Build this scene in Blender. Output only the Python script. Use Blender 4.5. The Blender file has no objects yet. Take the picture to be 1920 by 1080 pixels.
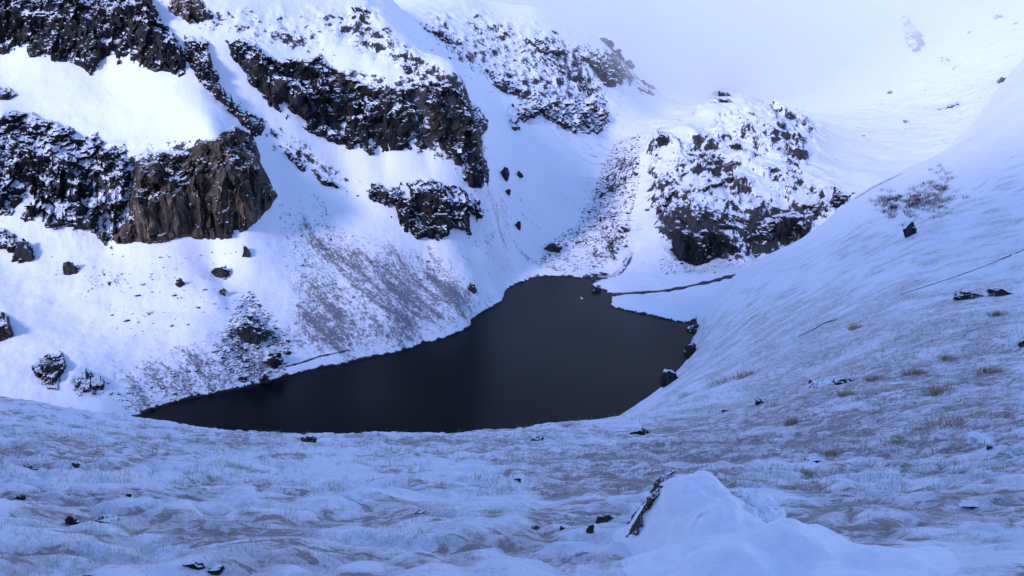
import bpy, math, random
import numpy as np

# ------------------------------------------------------------------ camera, sky, sun, exposure
scene = bpy.context.scene
col = scene.collection
H, F, PITCH = 100.0, 1507.0, math.radians(16.0)      # eye height above the lake, focal length in 1920-px units, tilt
CP, SP = math.cos(PITCH), math.sin(PITCH)
cam_data = bpy.data.cameras.new("camera"); cam = bpy.data.objects.new("camera", cam_data); col.objects.link(cam)
cam.location = (0, 0, H); cam.rotation_euler = (math.radians(90) - PITCH, 0, 0)
cam_data.sensor_width = 36.0; cam_data.lens = 36.0 * F / 1920.0
cam_data.clip_start = 0.1; cam_data.clip_end = 30000
scene.camera = cam

SUN_EL, SUN_AZ = math.radians(26), math.radians(43)   # light travels towards azimuth SUN_AZ (0 = +Y away from the camera, 90 = +X)
sdir = np.array([math.sin(SUN_AZ) * math.cos(SUN_EL), math.cos(SUN_AZ) * math.cos(SUN_EL), -math.sin(SUN_EL)])
world = bpy.data.worlds.new("World"); scene.world = world; world.use_nodes = True
wn = world.node_tree.nodes; wl = world.node_tree.links
sky = wn.new('ShaderNodeTexSky'); sky.sky_type = 'NISHITA'; sky.sun_disc = False
sky.sun_elevation = SUN_EL; sky.sun_rotation = SUN_AZ + math.pi   # the sun stands opposite to its light's travel
sky.altitude = 2500; sky.air_density = 1.4; sky.dust_density = 0.3; sky.ozone_density = 3.0
bg = wn['Background']; bg.inputs[1].default_value = 0.15
wl.new(sky.outputs[0], bg.inputs[0])
sun_data = bpy.data.lights.new("sun", 'SUN'); sun = bpy.data.objects.new("sun", sun_data); col.objects.link(sun)
sun_data.energy = 1.15; sun_data.angle = math.radians(10.0); sun_data.color = (1.0, 0.975, 0.95)
from mathutils import Vector, Matrix
sun.rotation_euler = Vector(tuple(sdir)).to_track_quat('-Z', 'Y').to_euler()
vs = scene.view_settings
vs.view_transform = 'Standard'; vs.look = 'None'; vs.gamma = 1.0; vs.exposure = 1.0; vs.use_white_balance = True; vs.white_balance_temperature = 6000; vs.white_balance_tint = 30; vs.use_curve_mapping = False
scene.cycles.max_bounces = 8; scene.cycles.volume_bounces = 6; scene.cycles.use_denoising = True

RIDGE_END = 208.0; MIST_DENSITY = 0.0021
random.seed(7); rng = np.random.default_rng(7)

# ------------------------------------------------------------------ helpers
def ray(u, v):
    """pixel of the 1920x1080 frame -> (X/Y, (z-H)/Y) of its line of sight"""
    b = (540.0 - np.asarray(v, float)) / F
    d = CP + b * SP
    return ((np.asarray(u, float) - 960.0) / F) / d, (-SP + b * CP) / d

def pix(X, Y, Z):
    dz = Z - H
    dep = Y * CP - dz * SP
    return 960 + F * X / dep, 540 - F * (Y * SP + dz * CP) / dep

def _hash(ix, iy, iz, seed):
    h = (ix.astype(np.uint32) * np.uint32(374761393) + iy.astype(np.uint32) * np.uint32(668265263)
         + iz.astype(np.uint32) * np.uint32(2147483647) + np.uint32((seed * 1274126177) & 0xffffffff))
    h = (h ^ (h >> np.uint32(13))) * np.uint32(1274126177)
    h = h ^ (h >> np.uint32(16))
    return h.astype(np.float32) / np.float32(4294967295.0)

def vnoise(x, y, z=None, seed=0):
    """value noise, 0..1"""
    x = np.asarray(x, np.float32); y = np.asarray(y, np.float32)
    z = np.zeros_like(x) if z is None else np.asarray(z, np.float32)
    fx, fy, fz = np.floor(x), np.floor(y), np.floor(z)
    ix, iy, iz = fx.astype(np.int64), fy.astype(np.int64), fz.astype(np.int64)
    tx, ty, tz = x - fx, y - fy, z - fz
    tx = tx * tx * tx * (tx * (tx * 6 - 15) + 10); ty = ty * ty * ty * (ty * (ty * 6 - 15) + 10); tz = tz * tz * (3 - 2 * tz)
    def c(a, b, d): return _hash((ix + a) & 0xffffffff, (iy + b) & 0xffffffff, (iz + d) & 0xffffffff, seed)
    r0 = (c(0,0,0)*(1-tx)+c(1,0,0)*tx)*(1-ty) + (c(0,1,0)*(1-tx)+c(1,1,0)*tx)*ty
    r1 = (c(0,0,1)*(1-tx)+c(1,0,1)*tx)*(1-ty) + (c(0,1,1)*(1-tx)+c(1,1,1)*tx)*ty
    return r0 * (1 - tz) + r1 * tz

def fbm(x, y, z=None, octaves=4, seed=0, gain=0.5):
    """-1..1"""
    s = 0; a = 1.0; t = 0
    for o in range(octaves):
        k = 2.03 ** o
        s = s + a * (vnoise(x * k, y * k, None if z is None else z * k, seed + o * 17) * 2 - 1); t += a; a *= gain
    return s / t

def ridged(x, y, z=None, octaves=4, seed=0):
    s = 0; a = 1.0; t = 0
    for o in range(octaves):
        k = 2.07 ** o
        n = 1 - np.abs(vnoise(x * k, y * k, None if z is None else z * k, seed + o * 31) * 2 - 1)
        s = s + a * n * n; t += a; a *= 0.5
    return s / t

def facets(x, y, z, cell, seed=0):
    """random flat facets: each cell of a Worley pattern gets its own offset and tilt; also returns the gap between cells"""
    x = np.asarray(x, np.float32) / cell; y = np.asarray(y, np.float32) / cell; z = np.asarray(z, np.float32) / cell
    fx, fy, fz = np.floor(x).astype(np.int64), np.floor(y).astype(np.int64), np.floor(z).astype(np.int64)
    b1 = np.full(x.shape, 9.0, np.float32); b2 = b1.copy(); val = np.zeros(x.shape, np.float32)
    for a in (-1, 0, 1):
        for b in (-1, 0, 1):
            for c in (-1, 0, 1):
                ix, iy, iz = (fx + a) & 0xffffffff, (fy + b) & 0xffffffff, (fz + c) & 0xffffffff
                dx = x - (fx + a + _hash(ix, iy, iz, seed)); dy = y - (fy + b + _hash(ix, iy, iz, seed + 1)); dz = z - (fz + c + _hash(ix, iy, iz, seed + 2))
                d = dx * dx + dy * dy + dz * dz
                h = (_hash(ix, iy, iz, seed + 3) - 0.5) * 1.1 + (_hash(ix, iy, iz, seed + 4) - 0.5) * 2.0 * dx + (_hash(ix, iy, iz, seed + 5) - 0.5) * 2.0 * dz + (_hash(ix, iy, iz, seed + 6) - 0.5) * dy
                near_ = d < b1
                b2 = np.where(near_, b1, np.minimum(b2, d)); val = np.where(near_, h, val); b1 = np.where(near_, d, b1)
    return val, np.sqrt(b2) - np.sqrt(b1)

def sstep(a, b, x):
    t = np.clip((x - a) / (b - a), 0, 1)
    return t * t * (3 - 2 * t)

def sdist(u, v, poly):
    """signed distance in pixels to a closed outline, positive inside"""
    P = np.asarray(poly, float); Q = np.roll(P, -1, 0)
    best = np.full(np.shape(u), 1e9); ins = np.zeros(np.shape(u), bool)
    for (x0, y0), (x1, y1) in zip(P, Q):
        dx, dy = x1 - x0, y1 - y0
        t = np.clip(((u - x0) * dx + (v - y0) * dy) / (dx * dx + dy * dy + 1e-9), 0, 1)
        best = np.minimum(best, np.hypot(u - x0 - t * dx, v - y0 - t * dy))
        if y0 != y1:
            ins ^= ((y0 > v) != (y1 > v)) & (u < dx * (v - y0) / dy + x0)
    return np.where(ins, best, -best)

def mesh_obj(name, verts, faces, mat, parent=None, smooth=False):
    me = bpy.data.meshes.new(name)
    verts = np.asarray(verts, np.float32); faces = np.asarray(faces, np.int32)
    me.vertices.add(len(verts)); me.vertices.foreach_set('co', verts.ravel())
    k = faces.shape[1]
    me.loops.add(faces.size); me.loops.foreach_set('vertex_index', faces.ravel())
    me.polygons.add(len(faces))
    me.polygons.foreach_set('loop_start', np.arange(0, faces.size, k, dtype=np.int32))
    me.polygons.foreach_set('loop_total', np.full(len(faces), k, np.int32))
    me.polygons.foreach_set('use_smooth', np.full(len(faces), smooth, bool))
    me.update(calc_edges=True); me.validate()
    if mat: me.materials.append(mat)
    o = bpy.data.objects.new(name, me); col.objects.link(o)
    if parent: o.parent = parent
    return o

def attr(o, name, values):
    a = o.data.attributes.new(name, 'FLOAT', 'POINT'); a.data.foreach_set('value', np.asarray(values, np.float32).ravel())

def grid_faces(n, m, keep=None):
    i = np.arange(n * m).reshape(n, m)
    f = np.stack([i[:-1, :-1], i[1:, :-1], i[1:, 1:], i[:-1, 1:]], -1).reshape(-1, 4)
    if keep is not None:
        f = f[keep.ravel()[f].all(1)]
    return f

def tag(o, label=None, cat=None, group=None, kind=None):
    if label: o['label'] = label
    if cat: o['category'] = cat
    if group: o['group'] = group
    if kind: o['kind'] = kind
    return o

# ------------------------------------------------------------------ materials
class NT:
    def __init__(s, name):
        s.m = bpy.data.materials.new(name); s.m.use_nodes = True
        s.t = s.m.node_tree; s.p = s.t.nodes['Principled BSDF']
    def n(s, t, **kw):
        x = s.t.nodes.new(t)
        for k, v in kw.items(): setattr(x, k, v)
        return x
    def set(s, sock, v):
        if isinstance(v, bpy.types.NodeSocket): s.t.links.new(v, sock)
        else: sock.default_value = v
    def math(s, op, a, b=0.0, c=0.0, clamp=False):
        x = s.n('ShaderNodeMath', operation=op, use_clamp=clamp)
        for i, v in enumerate((a, b, c)): s.set(x.inputs[i], v)
        return x.outputs[0]
    def ss(s, x, a, b):
        r = s.n('ShaderNodeMapRange', interpolation_type='SMOOTHSTEP')
        s.set(r.inputs[0], x); s.set(r.inputs[1], a); s.set(r.inputs[2], b)
        return r.outputs[0]
    def coords(s, scale=(1, 1, 1), rot=(0, 0, 0)):
        g = s.n('ShaderNodeNewGeometry'); mp = s.n('ShaderNodeMapping')
        mp.inputs['Scale'].default_value = scale; mp.inputs['Rotation'].default_value = rot
        s.t.links.new(g.outputs['Position'], mp.inputs[0]); return mp.outputs[0]
    def fall(s, scale, deg):
        a = s.coords((1, 1, 1), (0, 0, math.radians(deg))); mp = s.n('ShaderNodeMapping'); mp.inputs['Scale'].default_value = scale
        s.t.links.new(a, mp.inputs[0]); return mp.outputs[0]
    def noise(s, scale, detail=5, rough=0.55, vec=None, dist=0.0):
        x = s.n('ShaderNodeTexNoise'); s.set(x.inputs['Vector'], vec or s.coords())
        x.inputs['Scale'].default_value = scale; x.inputs['Detail'].default_value = detail
        x.inputs['Roughness'].default_value = rough; x.inputs['Distortion'].default_value = dist
        return x.outputs['Fac']
    def mix(s, f, a, b):
        x = s.n('ShaderNodeMix', data_type='RGBA')
        s.set(x.inputs[0], f)
        for sock, v in ((x.inputs[6], a), (x.inputs[7], b)):
            s.set(sock, v if isinstance(v, bpy.types.NodeSocket) else (*v, 1.0))
        return x.outputs[2]
    def attr(s, name):
        x = s.n('ShaderNodeAttribute', attribute_name=name); return x.outputs['Fac']
    def nz(s):
        g = s.n('ShaderNodeNewGeometry'); x = s.n('ShaderNodeSeparateXYZ'); s.t.links.new(g.outputs['Normal'], x.inputs[0]); return x.outputs[2]
    def wet(s, n):
        g = s.n('ShaderNodeNewGeometry'); x = s.n('ShaderNodeSeparateXYZ'); s.t.links.new(g.outputs['Position'], x.inputs[0])
        return s.math('SUBTRACT', 1.0, s.ss(s.math('SUBTRACT', x.outputs[2], s.math('MULTIPLY', s.math('SUBTRACT', n, 0.42), 2.6)), 0.15, 0.35))
    def bump(s, h, strength, dist):
        b = s.n('ShaderNodeBump'); b.inputs['Strength'].default_value = strength; b.inputs['Distance'].default_value = dist
        s.set(b.inputs['Height'], h); s.t.links.new(b.outputs[0], s.p.inputs['Normal'])
    def out(s, colr, rough=0.8, spec=0.3):
        s.set(s.p.inputs['Base Color'], colr if isinstance(colr, bpy.types.NodeSocket) else (*colr, 1.0))
        s.set(s.p.inputs['Roughness'], rough); s.p.inputs['Specular IOR Level'].default_value = spec
        return s.m

SNOW = (0.84, 0.87, 0.93)

def rock_material(name, dark, light, streak, size=1.0):
    m = NT(name)
    big = m.noise(0.06 / size, 4, 0.6)
    vert = m.noise(0.35 / size, 5, 0.65, m.coords((1, 1, 0.16)), 0.6)
    fine = m.noise(1.3 / size, 6, 0.7)
    c = m.mix(m.ss(vert, 0.42, 0.64), dark, light)
    c = m.mix(m.math('MULTIPLY', m.ss(big, 0.5, 0.66), m.ss(vert, 0.3, 0.6)), c, streak)
    c = m.mix(m.ss(fine, 0.52, 0.75), c, tuple(x * 0.5 for x in dark))
    cover = m.attr('cover')                                  # how well snow sticks here
    nz = m.nz()
    s = m.math('ADD', nz, m.math('MULTIPLY', m.math('SUBTRACT', m.noise(0.55 / size, 6, 0.66), 0.5), 0.75))
    s = m.math('ADD', s, m.math('MULTIPLY', m.math('SUBTRACT', m.noise(0.13 / size, 4, 0.6), 0.5), 1.5))
    s = m.math('ADD', s, cover)
    sf = m.ss(s, 0.66, 0.78)
    c = m.mix(sf, c, SNOW)
    h = m.math('ADD', m.math('MULTIPLY', vert, 1.0), m.math('MULTIPLY', fine, 0.6))
    m.bump(h, 0.9, 1.2 * size)
    return m.out(c, 0.85, 0.25)

MAT = {}
MAT['cliff'] = rock_material('dark_cliff_rock', (0.010, 0.0105, 0.013), (0.03, 0.029, 0.031), (0.058, 0.048, 0.041))
MAT['brown'] = rock_material('brown_cliff_rock', (0.018, 0.016, 0.015), (0.12, 0.088, 0.064), (0.25, 0.165, 0.11))
MAT['grey'] = rock_material('grey_outcrop_rock', (0.02, 0.021, 0.024), (0.065, 0.062, 0.062), (0.10, 0.09, 0.08), 0.8)
MAT['stone'] = rock_material('stone', (0.014, 0.014, 0.017), (0.045, 0.042, 0.042), (0.06, 0.052, 0.044), 0.35)

def mountain_material():
    m = NT('mountain_snow')
    rocky = m.attr('rocky'); scree = m.attr('scree')
    n1 = m.noise(0.35, 7, 0.72); n2 = m.noise(1.15, 7, 0.78, m.fall((0.5, 1, 0.7), 44)); n3 = m.noise(0.05, 3, 0.5)
    steep = m.math('SUBTRACT', 1.0, m.nz())
    r = m.math('ADD', m.math('MULTIPLY', rocky, 1.08), m.math('MULTIPLY', m.math('SUBTRACT', n1, 0.5), 1.5))
    r = m.math('ADD', r, m.math('MULTIPLY', m.math('SUBTRACT', steep, 0.3), 0.9))
    rf = m.ss(r, 0.50, 0.62)
    st = m.noise(0.16, 4, 0.6, m.fall((0.22, 1, 0.35), 44), 0.4)
    sp = m.math('ADD', m.math('MULTIPLY', scree, 0.44), m.math('MULTIPLY', m.math('SUBTRACT', n2, 0.5), 1.3))
    sp = m.math('ADD', sp, m.math('MULTIPLY', m.math('SUBTRACT', st, 0.5), 1.0))
    sp = m.math('ADD', sp, m.math('MULTIPLY', m.math('SUBTRACT', n1, 0.5), 0.6))
    sf = m.math('MULTIPLY', m.ss(sp, 0.27, 0.50), 0.85)
    rock = m.mix(m.ss(n2, 0.4, 0.65), (0.026, 0.027, 0.031), (0.075, 0.07, 0.068))
    dirt = m.mix(n1, (0.04, 0.042, 0.05), (0.14, 0.138, 0.15))
    snow = m.mix(n3, (0.78, 0.81, 0.88), (0.86, 0.88, 0.93))
    c = m.mix(sf, snow, dirt); c = m.mix(rf, c, rock)
    c = m.mix(m.wet(n1), c, (0.02, 0.02, 0.023))
    m.bump(m.math('ADD', m.math('MULTIPLY', n1, 0.8), m.math('MULTIPLY', n2, 0.35)), 0.5, 0.9)
    return m.out(c, 0.75, 0.2)
MAT['mountain'] = mountain_material()

def hillside_material():
    m = NT('windswept_snow')
    g = m.n('ShaderNodeNewGeometry'); bare = m.attr('bare'); crumb = m.attr('crumb')
    a = m.noise(1.7, 7, 0.7, None, 0.5); b = m.noise(0.16, 5, 0.6, None, 0.5); f = m.noise(11.0, 5, 0.72); d = m.noise(0.03, 3, 0.5)
    x = m.math('ADD', m.math('MULTIPLY', m.math('SUBTRACT', a, 0.5), 1.3), m.math('MULTIPLY', m.math('SUBTRACT', b, 0.5), 1.0))
    x = m.math('ADD', x, m.math('MULTIPLY', m.math('SUBTRACT', f, 0.5), 0.95))
    x = m.math('ADD', x, bare)
    c0 = m.noise(0.55, 6, 0.62, m.coords((1.3, 2.2, 1)), 0.8); k0 = m.noise(0.16, 3, 0.5)
    crack = m.math('MULTIPLY', m.math('SUBTRACT', 1.0, m.ss(m.math('ABSOLUTE', m.math('SUBTRACT', c0, 0.5)), 0.004, 0.04)), m.ss(m.math('ADD', k0, bare), 0.47, 0.60))
    x = m.math('ADD', x, m.math('MULTIPLY', crack, 0.42))
    thin = m.ss(x, -0.08, 0.16); full = m.ss(x, 0.22, 0.46)
    soil = m.mix(m.ss(f, 0.38, 0.62), (0.06, 0.075, 0.066), (0.30, 0.245, 0.20))
    grass = m.mix(m.ss(d, 0.4, 0.6), soil, (0.22, 0.17, 0.115))
    snow = m.mix(b, (0.78, 0.81, 0.89), (0.86, 0.88, 0.94))
    c = m.mix(m.math('MULTIPLY', thin, 0.42), snow, (0.38, 0.34, 0.33))
    c = m.mix(m.math('MULTIPLY', full, 0.7), c, grass)
    c = m.mix(m.wet(a), c, (0.02, 0.02, 0.02))
    m.bump(m.math('ADD', m.math('MULTIPLY', a, 0.7), m.math('MULTIPLY', f, 0.3)), 0.8, 0.18)
    return m.out(c, 0.75, 0.2)
MAT['hillside'] = hillside_material()

def simple(name, c1, c2, scale, rough=0.85, bumpd=0.05):
    m = NT(name); n = m.noise(scale, 6, 0.65)
    m.bump(n, 0.6, bumpd)
    return m.out(m.mix(m.ss(n, 0.35, 0.68), c1, c2), rough, 0.2)
MAT['soil'] = simple('dark_soil', (0.012, 0.011, 0.012), (0.055, 0.045, 0.036), 9)
MAT['grass'] = simple('dry_grass', (0.25, 0.175, 0.10), (0.50, 0.37, 0.22), 3)
MAT['heath'] = simple('dark_heath', (0.03, 0.03, 0.025), (0.09, 0.075, 0.05), 4)
MAT['snow'] = simple('clean_snow', (0.80, 0.83, 0.9), (0.88, 0.9, 0.95), 7.0, 0.7, 0.06)
MAT['clod'] = rock_material('earth_clod', (0.012, 0.011, 0.011), (0.05, 0.04, 0.034), (0.075, 0.058, 0.042), 0.05)
MAT['track'] = simple('bare_track', (0.03, 0.028, 0.028), (0.10, 0.09, 0.085), 0.8)

def water_material():
    m = NT('lake_water')
    n = m.noise(0.5, 4, 0.6, m.coords((1, 0.45, 1))); w = m.noise(0.02, 2, 0.5)
    m.bump(n, 0.12, 0.25)
    m.p.inputs['IOR'].default_value = 1.24
    return m.out((0.003, 0.0045, 0.008), m.math('MULTIPLY_ADD', w, 0.10, 0.24), 0.12)
MAT['water'] = water_material()

# ------------------------------------------------------------------ terrain from measured profiles
class Layer:
    """height field over (X/Y, log Y); profiles give, for a sight column u, where the ground stands at depth Y"""
    def __init__(s, profiles, a0, a1, na, y0, y1, ny, ascale=1.6, smooth=1e-5):
        pts = []
        for u, prof in profiles:
            for p in prof:
                if p[0] == 'z':
                    _, z, Y = p; e = (z - H) / Y
                    v = 540 - F * ((e * CP + SP) / (CP - e * SP)); aw, _e = ray(u, v)
                else:
                    v, Y = p; aw, e = ray(u, v)
                pts.append((aw, math.log(Y), e))
        P = np.array(pts); C = P[:, :2] * [ascale, 1.0]
        def phi(r2): return 0.5 * r2 * np.log(r2 + 1e-12)
        N = len(P); D = ((C[:, None] - C[None]) ** 2).sum(-1)
        A = np.zeros((N + 3, N + 3)); A[:N, :N] = phi(D) + smooth * np.eye(N)
        A[:N, N] = 1; A[:N, N + 1:] = C; A[N, :N] = 1; A[N + 1:, :N] = C.T
        wt = np.linalg.solve(A, np.concatenate([P[:, 2], np.zeros(3)]))
        ca, cs = 320, 300
        ga = np.linspace(a0, a1, ca); gs = np.linspace(math.log(y0), math.log(y1), cs)
        G = np.stack(np.meshgrid(ga * ascale, gs, indexing='ij'), -1).reshape(-1, 2)
        E = np.empty(len(G))
        for k in range(0, len(G), 8000):
            g = G[k:k + 8000]; d = ((g[:, None] - C[None]) ** 2).sum(-1)
            E[k:k + 8000] = phi(d) @ wt[:N] + wt[N] + g @ wt[N + 1:]
        E = E.reshape(ca, cs)
        s.a = np.linspace(a0, a1, na); s.s = np.linspace(math.log(y0), math.log(y1), ny)
        fi = np.interp(s.a, ga, np.arange(ca)); i = np.minimum(fi.astype(int), ca - 2); fi = (fi - i)[:, None]
        E1 = E[i] * (1 - fi) + E[i + 1] * fi
        fj = np.interp(s.s, gs, np.arange(cs)); j = np.minimum(fj.astype(int), cs - 2); fj = (fj - j)[None]
        s.E = E1[:, j] * (1 - fj) + E1[:, j + 1] * fj
        s.Y = np.exp(s.s)[None] * np.ones((na, 1)); s.X = s.a[:, None] * s.Y; s.Z = H + s.Y * s.E
    def refresh(s): s.E = (s.Z - H) / s.Y
    def hit(s, u, v, chunk=20000):
        """first crossing of the sight line with this layer -> depth Y (nan if none)"""
        shp = np.shape(u); aw, e = ray(np.ravel(u), np.ravel(v)); out = np.full(len(aw), np.nan)
        fa = (aw - s.a[0]) / (s.a[1] - s.a[0]); i = np.clip(fa.astype(int), 0, len(s.a) - 2); t = np.clip(fa - i, 0, 1)
        for k in range(0, len(aw), chunk):
            sl = slice(k, k + chunk)
            R = s.E[i[sl]] * (1 - t[sl])[:, None] + s.E[i[sl] + 1] * t[sl][:, None] - e[sl][:, None]
            pos = R >= 0; j = pos.argmax(1); ok = pos.any(1); j = np.maximum(j, 1)
            q = np.arange(len(j)); r0, r1 = R[q, j - 1], R[q, j]
            tt = np.clip(-r0 / np.where(np.abs(r1 - r0) < 1e-12, 1, r1 - r0), 0, 1)
            out[sl] = np.where(ok, np.exp(s.s[j - 1] + tt * (s.s[1] - s.s[0])), np.nan)
        return out.reshape(shp)
    def height(s, X, Y):
        fa = np.clip((X / Y - s.a[0]) / (s.a[1] - s.a[0]), 0, len(s.a) - 1.001); fs = np.clip((np.log(Y) - s.s[0]) / (s.s[1] - s.s[0]), 0, len(s.s) - 1.001)
        i, j = fa.astype(int), fs.astype(int); p, q = fa - i, fs - j
        return (s.Z[i, j]*(1-p)+s.Z[i+1, j]*p)*(1-q) + (s.Z[i, j+1]*(1-p)+s.Z[i+1, j+1]*p)*q
    def build(s, name, mat, smooth=True):
        V = np.stack([s.X, s.Y, s.Z], -1).reshape(-1, 3)
        return mesh_obj(name, V, grid_faces(*s.X.shape), mat, smooth=smooth)

def point(u, v, Y):
    aw, e = ray(u, v); return np.stack([aw * Y, np.asarray(Y, float), H + e * Y], -1)

near_profiles = [
 (-1300, [('z',97.2,2.5),(900,11),(760,24),(700,45),('z',50,110),('z',5,200),('z',-40,320),('z',-70,700)]),
 (-600, [('z',97.2,2.5),(1080,5),(920,11),(780,27),(728,47),('z',47,110),('z',3,200),('z',-40,320)]),
 (0,   [('z',97.2,2.5),(1080,5.2),(950,9.5),(850,19),(780,33),(752,48),('z',42,110),('z',-2,190),('z',-40,280),('z',-70,600)]),
 (300, [(1080,5.4),(950,10),(870,19),(815,36),(802,48),('z',36,110),('z',-6,185),('z',-40,270)]),
 (560, [('z',97.2,2.5),(1080,5.4),(950,10.5),(880,19),(832,33),(819,47),('z',34,110),('z',-8,185),('z',-40,270),('z',-70,600)]),
 (850, [(1080,5.5),(950,11),(880,19.5),(838,32),(823,46),('z',35,110),('z',-6,190),('z',-40,280)]),
 (950, [(880,20),(835,36),(810,56),('z',36,112),('z',-4,195),('z',-30,270)]),
 (1050,[('z',97.2,2.5),(1080,5.6),(950,11),(870,22),(820,42),(798,74),('z',37,120),('z',-3,205),('z',-30,280),('z',-70,600)]),
 (1211,[(1080,5.7),(900,15.5),(830,32),(780,70),(760,125),(750,185),('z',-3,222),('z',-14,262),('z',-40,330)]),
 (1252,[(840,30),(780,68),(742,140),(716,215),('z',-2,243),('z',-12,270),('z',-30,330)]),
 (1291,[(800,50),(740,110),(694,185),('z',10,235),('z',-1.5,268),('z',-10,290),('z',-25,350)]),
 (1304,[(664,220),('z',7,270),('z',-0.5,298),('z',-6,325),('z',-20,380)]),
 (1380,[('z',97.2,2.5),(1080,5.8),(900,15),(800,42),(720,90),(650,160),(580,240),(530,325),(516,352),('z',-9,395),('z',-40,600)]),
 (1450,[(750,55),(640,130),(560,210),(500,290),(474,352),('z',0,410),('z',-20,480)]),
 (1520,[(900,15.5),(800,36),(700,75),(600,140),(520,220),(470,290),(447,345),(441,358),('z',8,415),('z',-12,480),('z',-40,700)]),
 (1600,[(850,21),(750,42),(650,82),(550,145),(450,235),(395,310),(372,354),('z',22,430),('z',-5,520),('z',-30,800)]),
 (1690,[(1080,5.5),(850,20),(750,38),(650,70),(550,115),(450,185),(370,280),(328,360),(320,390),('z',32,480),('z',5,600)]),
 (1800,[(850,19),(700,48),(550,100),(450,160),(370,230),(300,330),(272,420),(264,470),('z',42,600),('z',10,800)]),
 (1900,[('z',97.2,2.5),(1080,5.2),(850,18),(700,42),(550,90),(465,130),(380,185),(300,250),(220,345),(165,450),(130,600),(120,800)]),
 (2200,[(950,10),(800,19),(600,50),(430,110),(300,190),(180,320),(80,500),(30,800)]),
 (2700,[('z',97.4,2.5),(900,10),(700,22),(500,60),(300,140),(120,280),(0,480),(-60,800)]),
]
near = Layer(near_profiles, -1.15, 1.15, 1000, 2.2, 800, 760)

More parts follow.
